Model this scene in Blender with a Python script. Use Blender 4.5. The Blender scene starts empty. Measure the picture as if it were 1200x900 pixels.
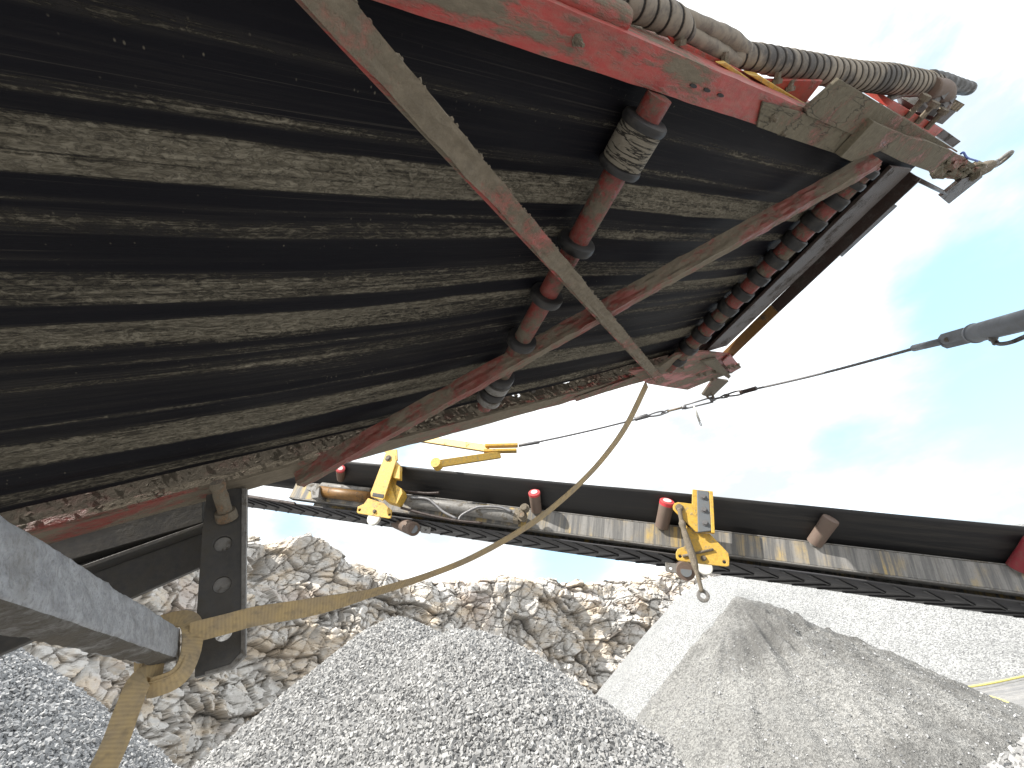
import bpy, bmesh, math, random
import numpy as np
from mathutils import Vector, Matrix
random.seed(4); RNG = np.random.default_rng(4)
SC = bpy.context.scene
COL = SC.collection
rad = math.radians

# ------------------------------------------------------------------ camera
F_PX = 505.0                                   # focal length in pixels of a 1200 px wide picture
CAM_H = 1.65
PITCH, ROLL = rad(36.99), rad(8.5)
CP = Vector((0, 0, CAM_H))
U_ = Vector((-math.sin(ROLL)*math.cos(PITCH), -math.cos(ROLL)*math.cos(PITCH), math.sin(PITCH)))   # world up seen in the camera (x right, y down, z forward)
F_ = (Vector((0, 0, 1)) - U_*U_.z).normalized()
X_ = F_.cross(U_)
def to_world(v): return Vector((v.dot(X_), v.dot(F_), v.dot(U_)))
cr, cd, cf = (to_world(Vector(a)) for a in ((1, 0, 0), (0, 1, 0), (0, 0, 1)))
cam = bpy.data.cameras.new('camera'); cam_o = bpy.data.objects.new('camera', cam); COL.objects.link(cam_o)
cam.sensor_width = 36; cam.lens = 36*F_PX/1200; cam.clip_start = 0.02; cam.clip_end = 3000
m = Matrix((cr, -cd, -cf)).transposed().to_4x4(); m.translation = CP
cam_o.matrix_world = m
SC.camera = cam_o

# ------------------------------------------------------------------ light, sky, exposure
SUN_DIR = Vector((-0.83, -0.56, 0.0)).normalized()*math.cos(rad(44)) + Vector((0, 0, math.sin(rad(44))))
sun = bpy.data.lights.new('sun', 'SUN'); sun.energy = 5.0; sun.angle = rad(0.53); sun.color = (1, .95, .87)
sun_o = bpy.data.objects.new('sun', sun); COL.objects.link(sun_o)
sun_o.rotation_euler = SUN_DIR.to_track_quat('Z', 'Y').to_euler()
SC.view_settings.view_transform = 'Standard'; SC.view_settings.look = 'None'
SC.view_settings.exposure = 0.66; SC.view_settings.gamma = 1.0

def ray(px, py): return to_world(Vector((px-600, py-450, F_PX)))
def pt(px, py, d): return CP + ray(px, py).normalized()*d

world = bpy.data.worlds.new('World'); SC.world = world; world.use_nodes = True
nt = world.node_tree; nt.nodes.clear()
def wn(t, **k):
    n = nt.nodes.new(t)
    for a, b in k.items(): setattr(n, a, b)
    return n
out = wn('ShaderNodeOutputWorld'); bg = wn('ShaderNodeBackground'); bg.inputs['Strength'].default_value = 0.1
sky = wn('ShaderNodeTexSky', sky_type='NISHITA', sun_disc=False)
sky.sun_elevation = rad(44); sky.sun_rotation = math.atan2(SUN_DIR.x, SUN_DIR.y)
sky.air_density = 1.0; sky.dust_density = 1.5
tc = wn('ShaderNodeTexCoord')
def wnoise(scale, detail, off):
    mp = wn('ShaderNodeMapping'); mp.inputs['Scale'].default_value = (1, 1, 2.2); mp.inputs['Location'].default_value = off
    n = wn('ShaderNodeTexNoise'); n.inputs['Scale'].default_value = scale; n.inputs['Detail'].default_value = detail; n.inputs['Roughness'].default_value = .6
    nt.links.new(tc.outputs['Generated'], mp.inputs[0]); nt.links.new(mp.outputs[0], n.inputs['Vector']); return n.outputs['Fac']
def wmath(op, a, b):
    n = wn('ShaderNodeMath', operation=op)
    for i, x in enumerate((a, b)):
        if isinstance(x, (int, float)): n.inputs[i].default_value = x
        else: nt.links.new(x, n.inputs[i])
    return n.outputs[0]
fac = wmath('ADD', wmath('MULTIPLY', wnoise(2.6, 7, (3.1, 1.7, .4)), 1.15), -0.36)
# gaps in the cloud deck where the photograph shows blue
for (px, py, r, amt) in ((1200, 240, .42, .62), (1110, 510, .36, .50), (960, 515, .12, .26), (668, 652, .22, .85), (860, 20, .1, .0),
                         (470, 525, .13, .55), (340, 612, .12, .60), (1090, 330, .14, .25), (1260, 440, .2, .2)):
    v = wn('ShaderNodeVectorMath', operation='DISTANCE'); d = ray(px, py).normalized()
    v.inputs[1].default_value = d; nt.links.new(tc.outputs['Generated'], v.inputs[0])
    mr = wn('ShaderNodeMapRange', interpolation_type='SMOOTHSTEP')
    for i, x in enumerate((r, 0.0, 0.0, amt)): mr.inputs[1+i].default_value = x
    nt.links.new(v.outputs['Value'], mr.inputs[0])
    fac = wmath('ADD', fac, mr.outputs[0])
mr = wn('ShaderNodeMapRange', interpolation_type='SMOOTHSTEP')
for i, x in enumerate((0.26, 0.95, 0.0, 1.0)): mr.inputs[1+i].default_value = x
nt.links.new(fac, mr.inputs[0])
mix = wn('ShaderNodeMix', data_type='RGBA')
nt.links.new(mr.outputs[0], mix.inputs['Factor'])
cl = wn('ShaderNodeMix', data_type='RGBA'); cl.inputs['A'].default_value = (5.9, 6.25, 6.5, 1); cl.inputs['B'].default_value = (11.5, 11.7, 11.8, 1)
cr_ = wn('ShaderNodeMapRange', interpolation_type='SMOOTHSTEP')
for i, x in enumerate((0.36, 0.58, 0.0, 1.0)): cr_.inputs[1+i].default_value = x
nt.links.new(wnoise(3.4, 8, (7.7, 2.1, 3.3)), cr_.inputs[0]); nt.links.new(cr_.outputs[0], cl.inputs['Factor'])
nt.links.new(cl.outputs['Result'], mix.inputs['A'])                    # cloud, its thicker parts greyer
hs = wn('ShaderNodeMix', data_type='RGBA', blend_type='ADD'); hs.inputs['Factor'].default_value = 1
hs.inputs['B'].default_value = (2.9, 4.6, 5.4, 1)                # thin veil of cloud over the blue
nt.links.new(sky.outputs[0], hs.inputs['A']); nt.links.new(hs.outputs['Result'], mix.inputs['B'])
nt.links.new(mix.outputs['Result'], bg.inputs['Color']); nt.links.new(bg.outputs[0], out.inputs[0])

# ------------------------------------------------------------------ material helper
class M:
    def __init__(s, name):
        s.m = bpy.data.materials.new(name); s.m.use_nodes = True; s.t = s.m.node_tree
        s.b = s.t.nodes['Principled BSDF']; s._c = None
    def n(s, t, **k):
        x = s.t.nodes.new(t)
        for a, b in k.items(): setattr(x, a, b)
        return x
    def put(s, sock, v):
        if hasattr(v, 'is_linked'): s.t.links.new(v, sock)
        elif isinstance(v, tuple) and len(v) == 3 and sock.type == 'RGBA': sock.default_value = (*v, 1)
        else: sock.default_value = v
    def co(s):
        if s._c is None: s._c = s.n('ShaderNodeTexCoord').outputs['Object']
        return s._c
    def attr(s, name): 
        return s.n('ShaderNodeAttribute', attribute_name=name).outputs['Fac']
    def map(s, sc=(1, 1, 1), loc=(0, 0, 0), rot=(0, 0, 0), v=None):
        x = s.n('ShaderNodeMapping'); s.put(x.inputs[0], v or s.co())
        x.inputs['Scale'].default_value = sc; x.inputs['Location'].default_value = loc; x.inputs['Rotation'].default_value = rot
        return x.outputs[0]
    def noise(s, scale, detail=5, rough=.6, v=None, dist=0):
        x = s.n('ShaderNodeTexNoise'); s.put(x.inputs['Vector'], v or s.co())
        x.inputs['Scale'].default_value = scale; x.inputs['Detail'].default_value = detail
        x.inputs['Roughness'].default_value = rough; x.inputs['Distortion'].default_value = dist
        return x.outputs['Fac']
    def vor(s, scale, v=None, feature='F1', out='Distance'):
        x = s.n('ShaderNodeTexVoronoi', feature=feature); s.put(x.inputs['Vector'], v or s.co()); x.inputs['Scale'].default_value = scale
        return x.outputs[out]
    def ma(s, op, a, b=0.0, c=0.0):
        x = s.n('ShaderNodeMath', operation=op)
        s.put(x.inputs[0], a); s.put(x.inputs[1], b)
        if op in ('MULTIPLY_ADD',): s.put(x.inputs[2], c)
        return x.outputs[0]
    def rng(s, v, a, b, c=0.0, d=1.0, smooth=True):
        x = s.n('ShaderNodeMapRange', interpolation_type='SMOOTHSTEP' if smooth else 'LINEAR'); s.put(x.inputs[0], v)
        for i, y in enumerate((a, b, c, d)): s.put(x.inputs[1+i], y)
        return x.outputs[0]
    def mix(s, f, a, b, mode='MIX'):
        x = s.n('ShaderNodeMix', data_type='RGBA', blend_type=mode); s.put(x.inputs['Factor'], f); s.put(x.inputs['A'], a); s.put(x.inputs['B'], b)
        return x.outputs['Result']
    def ramp(s, f, stops):
        x = s.n('ShaderNodeValToRGB'); s.put(x.inputs[0], f); e = x.color_ramp.elements
        while len(e) < len(stops): e.new(0.5)
        for i, (p, c) in enumerate(stops): 
            e[i].position = p
            e[i].color = (c, c, c, 1) if isinstance(c, (int, float)) else (*c, 1)
        return x.outputs[0]
    def sep(s, v=None):
        x = s.n('ShaderNodeSeparateXYZ'); s.put(x.inputs[0], v or s.co()); return x.outputs
    def done(s, col, rough=.7, bump=None, bs=.3, bd=.01, metal=0.0, spec=None):
        s.put(s.b.inputs['Base Color'], col); s.put(s.b.inputs['Roughness'], rough); s.put(s.b.inputs['Metallic'], metal)
        if spec is not None: s.b.inputs['Specular IOR Level'].default_value = spec
        if bump is not None:
            x = s.n('ShaderNodeBump'); s.put(x.inputs['Height'], bump); x.inputs['Strength'].default_value = bs; x.inputs['Distance'].default_value = bd
            s.t.links.new(x.outputs[0], s.b.inputs['Normal'])
        return s.m

MUD = (.235, .20, .150); MUD2 = (.150, .128, .098)
def muddy(name, paint, cover, scale=5.0, mud=MUD, stretch=(1, 1, 1), rough=.75, seed=0.0, worn=None, soft=.055, bump=.55, crack=0):
    a = M(name); v = a.map(stretch, (seed, seed*1.7, seed*.6))
    big = a.noise(scale, 6, .65, v); fine = a.noise(scale*9, 5, .7, v); grain = a.noise(190, 2, .7)
    k = a.ma('ADD', a.ma('MULTIPLY', big, .75), a.ma('MULTIPLY', fine, .25))
    th = .5+(.5-cover)*.5; mask = a.rng(k, th-soft, th+soft)
    mudc = a.mix(a.rng(fine, .3, .7), mud, tuple(c*.66 for c in mud))
    mudc = a.mix(a.ma('MULTIPLY', grain, .5), mudc, tuple(c*.6 for c in mud))
    pc = a.mix(a.rng(a.noise(scale*4, 5, .7, v), .35, .75), paint, tuple(c*.6 for c in paint))
    if worn: pc = a.mix(a.rng(a.noise(scale*2.2, 6, .7, a.map(stretch, (seed+5, 2, 1))), .58, .66), pc, worn)
    pc = a.mix(a.rng(fine, .3, .75, .12, .45), pc, mud)                       # dust film
    col = a.mix(mask, pc, mudc)
    r = a.rng(mask, 0, 1, .48, .95)
    h = a.ma('ADD', a.ma('MULTIPLY', mask, a.ma('ADD', .5, fine)), a.ma('MULTIPLY', grain, .25))
    if crack:
        w = a.map((1, 1, 1), (seed, 0, 0)); ck = a.rng(a.vor(crack, a.mix(.12, a.co(), a.n('ShaderNodeTexNoise').outputs['Color']), 'DISTANCE_TO_EDGE'), .035, .0)
        ck = a.ma('MULTIPLY', ck, a.rng(a.noise(scale*.8, 4, .6, w), .46, .60)); col = a.mix(a.ma('MULTIPLY', ck, .75), col, (.04, .034, .026)); h = a.ma('SUBTRACT', h, ck)
    return a.done(col, r, h, bump, .006)
RED = (.40, .030, .028)
m_red = muddy('muddy red paint', (.42, .030, .030), .50, 5.5, stretch=(.45, 1.6, 1), seed=3.3)
m_red_dirty = muddy('red paint under mud', (.26, .026, .024), .62, 6, stretch=(.5, 1.3, 1), seed=8)
m_web = muddy('caked channel web', (.15, .024, .02), .72, 5, mud=MUD2, seed=1, soft=.13, bump=.3)
m_brace = muddy('mud caked brace', (.42, .05, .048), .68, 8, stretch=(.6, .6, 1), seed=2.2, bump=.95, soft=.09)
m_brace2 = muddy('red brace', (.21, .026, .024), .50, 6, stretch=(.6, .6, 1), seed=6)
m_olive = muddy('dry mud plate', (.30, .05, .04), .68, 6, mud=(.20, .175, .125), seed=11, soft=.08, bump=.8, crack=11)
m_dark = muddy('dark end beam', (.032, .014, .012), .34, 9, mud=(.05, .04, .031), seed=4, soft=.09)
m_rust = muddy('rusty ochre steel', (.24, .115, .022), .32, 10, mud=(.10, .075, .05), seed=5)
m_tube_red = muddy('roller tube', (.22, .014, .014), .47, 9, mud=(.18, .152, .115), seed=9)
m_red_clean = muddy('red paint', (.52, .030, .022), .28, 6, seed=12)
m_yel = muddy('yellow paint', (.72, .42, .018), .22, 12, mud=(.40, .33, .2), seed=7, worn=(.35, .25, .1))
m_steel = muddy('grey steel', (.20, .20, .20), .35, 14, mud=(.19, .165, .13), seed=13)
m_blacksteel = muddy('black frame steel', (.040, .041, .045), .36, 6, mud=(.10, .09, .074), stretch=(1, 1, 1), seed=14, soft=.16, bump=.15)
m_bolt = muddy('dirty bolt', (.24, .2, .16), .6, 40, seed=15)
m_rustpin = muddy('rusty pin', (.22, .12, .055), .62, 22, mud=(.24, .205, .155), seed=16)

def mk_rubber(name, base=.014, dust=.25, sx=1.0):
    a = M(name); f = a.noise(30, 6, .7, a.map((.15*sx, 1, 1))); g = a.noise(160, 2)
    c = a.mix(a.ma('MULTIPLY', a.rng(f, .42, .8), dust), (base, base, base*1.12), (.10, .09, .075))
    return a.done(c, a.rng(f, .3, .8, .42, .8), a.ma('ADD', f, a.ma('MULTIPLY', g, .4)), .25, .003)
m_rubber = mk_rubber('black rubber', .016, .5)
m_wing = mk_rubber('side belt rubber', .012, .34, .3)
m_chev = mk_rubber('chevron belt rubber', .055, .5, .4)
m_cleat = mk_rubber('cleat rubber', .014, .1)

def mk_belt():
    a = M('mud streaked belt'); x, y, z = a.sep()
    wob = a.noise(1.0, 4, .6, a.map((1.1, 5, 1), (4, 0, 0)))
    vv = a.ma('ADD', y, a.ma('MULTIPLY', a.ma('SUBTRACT', wob, .5), .035))
    bands = [(.10, .10), (.26, .12), (.292, .50), (.312, .12), (.378, .16), (.388, .52), (.404, .40), (.412, .10), (.430, .16), (.438, .78), (.512, .86), (.520, .04), (.553, .06),
             (.562, .42), (.575, .20), (.592, .62), (.622, .55), (.632, .10), (.70, .16), (.725, .62), (.785, .70), (.797, .06), (.828, .08), (.842, .74), (.905, .62),
             (.930, .12), (.955, .56), (.975, .10), (1.0, .50), (1.03, .56), (1.05, .30)]
    bands2 = [(1.06, .30), (1.12, .30), (1.145, .12), (1.155, .46), (1.17, .10), (1.215, .14), (1.245, .80), (1.325, .82), (1.345, .05), (1.43, .06), (1.450, .12), (1.460, .60), (1.500, .62), (1.508, .1), (1.6, .2)]
    b1 = a.ramp(a.rng(vv, 0, 1.1, smooth=False), [(p/1.1, c) for p, c in bands])
    b2 = a.ramp(a.rng(vv, 1.0, 1.6, smooth=False), [((p-1.0)/.6, c) for p, c in bands2])
    band = a.mix(a.ma('GREATER_THAN', vv, 1.055), b1, b2)
    band = a.sep(band)[0]
    st = a.noise(1, 8, .75, a.map((1.1, 62, 1)), .25)              # long streaks
    st2 = a.noise(1, 6, .75, a.map((3.5, 210, 1)), .15)
    pat = a.noise(1, 6, .65, a.map((1.0, 6, 1), (2.2, 9, 0)), .3)  # patches where the dirt has gone
    cr = a.noise(46, 7, .78, a.map((.6, 1.5, 1)), 1.6)             # crackle
    c0_ = lambda x: a.ma('SUBTRACT', x, .5)
    k = a.ma('ADD', a.ma('ADD', a.ma('MULTIPLY', c0_(st), 1.25), a.ma('MULTIPLY', c0_(st2), .75)),
             a.ma('ADD', a.ma('MULTIPLY', c0_(pat), .95), a.ma('MULTIPLY', c0_(cr), 1.15)))
    k = a.ma('ADD', band, k)
    mask = a.ma('MULTIPLY', a.rng(k, .45, .76), a.rng(a.ma('ADD', a.ma('MULTIPLY', st2, .55), a.ma('MULTIPLY', cr, .45)), .30, .56, .35, 1.0))
    film = a.ma('MULTIPLY', a.rng(a.ma('ADD', a.ma('MULTIPLY', band, .75), a.ma('ADD', a.ma('MULTIPLY', c0_(st), .9), a.ma('MULTIPLY', c0_(pat), .5))), 0.06, .70), a.rng(st2, .3, .65, .10, .46))
    crf = a.noise(95, 4, .65, a.map((.8, 1.3, 1)), 1.2); mask = a.ma('MULTIPLY', mask, a.rng(crf, .38, .48, .5, 1.0))
    thin = a.ma('MULTIPLY', a.rng(a.noise(1, 4, .6, a.map((.8, 240, 1), (3, 0, 0))), .58, .68), a.rng(a.noise(1, 4, .6, a.map((2, 9, 1), (7, 3, 0))), .40, .60))
    film = a.ma('MAXIMUM', film, a.ma('MULTIPLY', thin, .30))
    mudc = a.mix(a.rng(cr, .35, .62), (.17, .152, .115), (.31, .284, .225))
    mudc = a.mix(a.ma('MULTIPLY', a.noise(240, 2), .45), mudc, (.14, .125, .098))
    # rows of small specks
    col = a.mix(film, (.0034, .0035, .0066), (.115, .104, .086))
    sp = a.rng(a.vor(1, a.map((85, 46, 1))), .17, .07)
    rows = a.rng(a.noise(1, 2, .5, a.map((.6, 30, 1), (1, 2, 0))), .55, .66)
    col = a.mix(a.ma('MULTIPLY', a.ma('MULTIPLY', sp, rows), .6), col, (.2, .18, .14))
    col = a.mix(mask, col, mudc)
    h = a.ma('ADD', a.ma('MULTIPLY', mask, a.ma('ADD', .35, cr)), a.ma('MULTIPLY', st, .3))
    return a.done(col, a.rng(mask, 0, 1, .62, .95), h, .9, .007, 0, .16)
m_belt = mk_belt()

def mk_tube():
    a = M('grey crusted paint'); big = a.noise(9, 5, .6); f = a.noise(46, 6, .7, a.map((1, .45, 1))); g = a.noise(170, 3, .7)
    c = a.mix(a.rng(f, .3, .7), (.42, .432, .455), (.245, .252, .268)); c = a.mix(a.rng(big, .52, .72, 0, .7), c, (.20, .195, .185))
    c = a.mix(a.rng(g, .46, .70, 0, .6), c, (.16, .155, .15))
    return a.done(c, .6, a.ma('ADD', a.ma('MULTIPLY', f, 1.0), a.ma('MULTIPLY', g, .35)), .8, .008)
m_tube = mk_tube()
m_tube_shade_grime = muddy('underside shade and grime', (.24, .24, .24), .62, 16, mud=(.18, .162, .135), seed=21, soft=.12, bump=.9)  # underside of the tube: its shade put into the colour, with some grime

def mk_strap():
    a = M('woven webbing'); x = a.n('ShaderNodeUVMap').outputs[0]
    u, v, _ = a.sep(x)
    w = a.ma('MULTIPLY', a.ma('ADD', a.ma('SINE', a.ma('MULTIPLY', u, 6.283*120)), 1), .5)
    e = a.ma('MULTIPLY', a.ma('ADD', a.ma('SINE', a.ma('MULTIPLY', v, 6.283*5)), 1), .5)
    n = a.noise(14, 5, .65); c = a.mix(a.rng(n, .35, .68), (.47, .35, .18), (.36, .285, .185))
    c = a.mix(a.rng(a.noise(60, 4), .45, .75, 0, .6), c, (.20, .165, .115))
    c = a.mix(a.ma('MULTIPLY', w, .16), c, (.13, .10, .06)); 
    return a.done(c, .85, w, .3, .001)
m_strap = mk_strap()

def mk_plain(name, col, rough=.5, metal=0, dirt=.3, scale=25):
    a = M(name); n = a.noise(scale, 5, .7)
    return a.done(a.mix(a.ma('MULTIPLY', a.rng(n, .4, .75), dirt), col, (.17, .145, .11)), a.rng(n, .2, .8, rough, min(1, rough+.3)), n, .2, .003, metal)
m_galv = mk_plain('steel wire', (.20, .20, .21), .45, .6, .4, 60)
m_cyl = mk_plain('cylinder paint', (.20, .22, .25), .4, 0, .25)
m_white = mk_plain('white plastic', (.72, .72, .68), .5, 0, .3)
m_pad = mk_plain('grey wear pad', (.13, .145, .16), .6, 0, .35, 30)
m_capred = mk_plain('red roller cap', (.62, .045, .06), .4, 0, .3, 40)
m_pink = mk_plain('pale cap face', (.72, .55, .55), .5, 0, .2, 40)
m_darkred = mk_plain('dull red roller', (.24, .022, .032), .5, 0, .35, 30)
m_brown = mk_plain('worn brown roller', (.15, .105, .085), .55, 0, .5, 30)
m_hosey = mk_plain('yellow hose', (.75, .66, .20), .5, 0, .2)
m_blue = mk_plain('blue cord', (.06, .12, .45), .5, 0, .2)

def mk_web_b():
    a = M('streaked channel paint'); s = a.noise(1, 6, .72, a.map((21, 1, 1.0), rot=(0, rad(14), 0)), .15)
    b = a.noise(1, 5, .6, a.map((3.3, 1, 2), (1.2, 0, 0))); f = a.noise(60, 5, .7)
    c = a.mix(a.rng(s, .40, .62), (.135, .134, .132), (.265, .257, .245))
    c = a.mix(a.ma('MULTIPLY', a.rng(b, .44, .66), a.rng(s, .42, .60)), c, (.52, .36, .10))
    c = a.mix(a.rng(f, .5, .8, 0, .5), c, (.06, .055, .05))
    return a.done(c, .6, a.ma('ADD', s, f), .25, .003)
m_webB = mk_web_b()

def mk_hose():
    a = M('dusty spiral wrap'); n = a.noise(9, 5, .65); f = a.noise(50, 5, .7)
    c = a.mix(a.rng(n, .40, .64), (.27, .235, .19), (.075, .07, .068)); c = a.mix(a.rng(f, .5, .8, 0, .5), c, (.34, .30, .25))
    g = a.attr('groove'); c = a.mix(a.rng(g, .2, .9), c, (.018, .016, .015))
    return a.done(c, .75, f, .35, .004)
m_hose = mk_hose()

def mk_stone(name, c0, c1, c2):
    a = M(name); t = a.attr('tone'); f = a.noise(130, 4, .7)
    c = a.ramp(t, [(0, c0), (.55, c1), (1, c2)]); c = a.mix(a.rng(f, .4, .75, 0, .35), c, tuple(x*.62 for x in c1))
    return a.done(c, .85)
m_stone_dark = mk_stone('blue grey crushed stone', (.155, .155, .156), (.31, .31, .308), (.56, .555, .54))
m_stone_left = mk_stone('grey crushed stone', (.17, .175, .18), (.33, .335, .342), (.56, .56, .56))
m_stone_corner = mk_stone('pale crushed stone', (.18, .18, .18), (.32, .32, .32), (.50, .50, .49))
def mk_fill(name, c0, c1, sc, bd, dark_tone=None):
    a = M(name); v = a.vor(sc, out='Color'); t = a.sep(v)[0]; f = a.noise(sc*2.2, 3, .7); d = a.vor(sc)
    c = a.mix(t, c0, c1); c = a.mix(a.rng(a.noise(sc*.012, 5, .65, a.map((1, 1, .35))),   .44, .70, 0, .30), c, tuple(x*.9 for x in c0)); c = a.mix(a.rng(f, .35, .75, 0, .5), c, tuple(x*.55 for x in c0))
    if dark_tone:
        w = a.rng(a.noise(.55, 5, .62, a.map((1, 1, 1.4), (7.3, 2.1, 1))), .34, .60); w = a.ma('MULTIPLY', w, a.rng(a.ma('ADD', a.sep()[0], a.noise(.9, 5)), 2.2, 4.2)); c = a.mix(w, c, a.mix(t, dark_tone, tuple(x*1.7 for x in dark_tone)))  # noise patches of a darker tone, fading in along x
    return a.done(c, .92, a.ma('ADD', d, f), .8, bd)
m_fill_dark = mk_fill('gravel bed', (.10, .103, .11), (.17, .175, .18), 26, .02)
m_fill_white = mk_fill('pale chippings', (.17, .175, .18), (.60, .61, .61), 15, .10)
m_sand = mk_fill('fine crushed sand', (.20, .20, .195), (.54, .538, .52), 44, .05, dark_tone=(.118, .117, .113))
m_ground = mk_fill('pale quarry floor', (.26, .255, .245), (.34, .33, .32), 6, .02, dark_tone=(.15, .15, .152))

def mk_rock():
    a = M('quarry rock'); v = a.map((.5, .5, 1.0)); b = a.noise(.16, 6, .62, v, .3); c2 = a.noise(.45, 7, .68, v, .4); f = a.noise(3.2, 6, .75); st = a.noise(1, 6, .7, a.map((.35, .35, 3.4), rot=(rad(10), rad(-14), 0)))
    c = a.mix(a.rng(f, .3, .7), (.60, .585, .56), (.46, .445, .425))
    c = a.mix(a.rng(c2, .44, .64, 0, .85), c, (.57, .48, .37))
    c = a.mix(a.rng(b, .54, .68, 0, .5), c, (.47, .38, .33))
    c = a.mix(a.rng(st, .58, .74, 0, .5), c, (.34, .325, .305))
    c = a.mix(a.rng(a.attr('crack'), .15, .9, 0, .55), c, (.16, .138, .115))
    return a.done(c, .95, a.ma('ADD', a.ma('MULTIPLY', f, .7), st), .5, .2)
m_rock = mk_rock()

# ------------------------------------------------------------------ object helpers
def link(name, data, mat=None, parent=None, label=None):
    o = bpy.data.objects.new(name, data); COL.objects.link(o)
    if mat is not None and data is not None and hasattr(data, 'materials') and not data.materials: data.materials.append(mat)
    if parent is not None: o.parent = parent
    if label: o['label'] = label
    return o
def thing(name, label, cat, mw=None, group=None):
    o = bpy.data.objects.new(name, None); COL.objects.link(o); o.empty_display_size = .1
    o['label'] = label; o['category'] = cat
    if group: o['group'] = group
    if mw is not None: o.matrix_world = mw
    return o
def tag(o, label, cat, group=None, kind=None):
    if label: o['label'] = label
    if cat: o['category'] = cat
    if group: o['group'] = group
    if kind: o['kind'] = kind
    return o
def mesh_np(name, verts, faces, smooth=False):
    me = bpy.data.meshes.new(name); verts = np.asarray(verts, np.float32); faces = np.asarray(faces, np.int32); k = faces.shape[1]
    me.vertices.add(len(verts)); me.vertices.foreach_set('co', verts.ravel())
    me.loops.add(faces.size); me.loops.foreach_set('vertex_index', faces.ravel())
    me.polygons.add(len(faces)); me.polygons.foreach_set('loop_start', np.arange(0, faces.size, k, dtype=np.int32))
    me.polygons.foreach_set('use_smooth', np.full(len(faces), smooth)); me.update(calc_edges=True); return me
def bm_obj(name, bm, mat, parent=None, label=None, smooth=False, bevel=0.0):
    bmesh.ops.recalc_face_normals(bm, faces=bm.faces)
    me = bpy.data.meshes.new(name); bm.to_mesh(me); bm.free()
    if smooth:
        for p in me.polygons: p.use_smooth = True
    o = link(name, me, mat, parent, label)
    if bevel:
        md = o.modifiers.new('bevel', 'BEVEL'); md.width = bevel; md.segments = 2; md.limit_method = 'ANGLE'; md.angle_limit = rad(40)
    return o
def add_prism(bm, pts, ext, holes=()):
    """flat outline with holes, given real thickness along ext"""
    pts = [Vector(p) for p in pts]; ext = Vector(ext)
    es, vs = [], []
    for loop in [pts]+[list(map(Vector, h)) for h in holes]:
        v = [bm.verts.new(p) for p in loop]; vs += v
        es += [bm.edges.new((v[i], v[(i+1) % len(v)])) for i in range(len(v))]
    r = bmesh.ops.triangle_fill(bm, edges=es, use_beauty=True)
    fs = [g for g in r['geom'] if isinstance(g, bmesh.types.BMFace)]
    if not holes: 
        r = bmesh.ops.dissolve_faces(bm, faces=fs); fs = r['region']
    e = bmesh.ops.extrude_face_region(bm, geom=fs, use_keep_orig=True)
    bmesh.ops.translate(bm, vec=ext, verts=[g for g in e['geom'] if isinstance(g, bmesh.types.BMVert)])
def prism(name, pts, ext, mat, parent, holes=(), bevel=.002, label=None):
    bm = bmesh.new(); add_prism(bm, pts, ext, holes); return bm_obj(name, bm, mat, parent, label, bevel=bevel)
def frames(pts):
    T = [(pts[min(i+1, len(pts)-1)]-pts[max(i-1, 0)]).normalized() for i in range(len(pts))]
    n = T[0].orthogonal().normalized(); N = []
    for t in T:
        n = (n - t*n.dot(t)).normalized(); N.append(n)
    return T, N
def add_sweep(bm, pts, rad_f, n=16, caps=True, layer=None, groove=None):
    pts = [Vector(p) for p in pts]; T, N = frames(pts); rows = []; L = 0
    for i, (p, t, a) in enumerate(zip(pts, T, N)):
        if i: L += (p-pts[i-1]).length
        b = t.cross(a); row = []
        for k in range(n):
            th = 2*math.pi*k/n
            r = rad_f(i, L, th) if callable(rad_f) else rad_f
            v = bm.verts.new(p + (a*math.cos(th)+b*math.sin(th))*r)
            if layer is not None: v[layer] = groove(i, L, th)
            row.append(v)
        rows.append(row)
    for r0, r1 in zip(rows, rows[1:]):
        for k in range(n): bm.faces.new((r0[k], r0[(k+1) % n], r1[(k+1) % n], r1[k])).smooth = True
    if caps: bm.faces.new(rows[0][::-1]); bm.faces.new(rows[-1])
def rod(name, pts, r, mat, parent=None, n=16, label=None, bevel=0):
    bm = bmesh.new(); add_sweep(bm, pts, r, n); return bm_obj(name, bm, mat, parent, label, bevel=bevel)
def add_lathe(bm, p0, p1, prof, n=24):
    """prof: (distance along p0->p1, radius)"""
    p0, p1 = Vector(p0), Vector(p1); t = (p1-p0).normalized(); a = t.orthogonal().normalized(); b = t.cross(a); rows = []
    for d, r in prof:
        rows.append([bm.verts.new(p0+t*d+(a*math.cos(2*math.pi*k/n)+b*math.sin(2*math.pi*k/n))*r) for k in range(n)])
    for r0, r1 in zip(rows, rows[1:]):
        for k in range(n): bm.faces.new((r0[k], r0[(k+1) % n], r1[(k+1) % n], r1[k])).smooth = True
    bm.faces.new(rows[0][::-1]); bm.faces.new(rows[-1])
def lathe(name, p0, p1, prof, mat, parent=None, n=24, label=None, edge=True):
    bm = bmesh.new(); add_lathe(bm, p0, p1, prof, n); o = bm_obj(name, bm, mat, parent, label)
    md = o.modifiers.new('split', 'EDGE_SPLIT'); md.split_angle = rad(35); return o
def curve_pts(pts, n):
    """Catmull-Rom through the given points"""
    P = [Vector(p) for p in pts]; P = [P[0]*2-P[1]]+P+[P[-1]*2-P[-2]]; out = []; k = len(P)-3
    for i in range(n):
        t = i/(n-1)*k; j = min(int(t), k-1); t -= j; a, b, c, d = P[j:j+4]
        out.append(.5*((2*b)+(c-a)*t+(2*a-5*b+4*c-d)*t*t+(3*b-a-3*c+d)*t**3))
    return out
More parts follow.
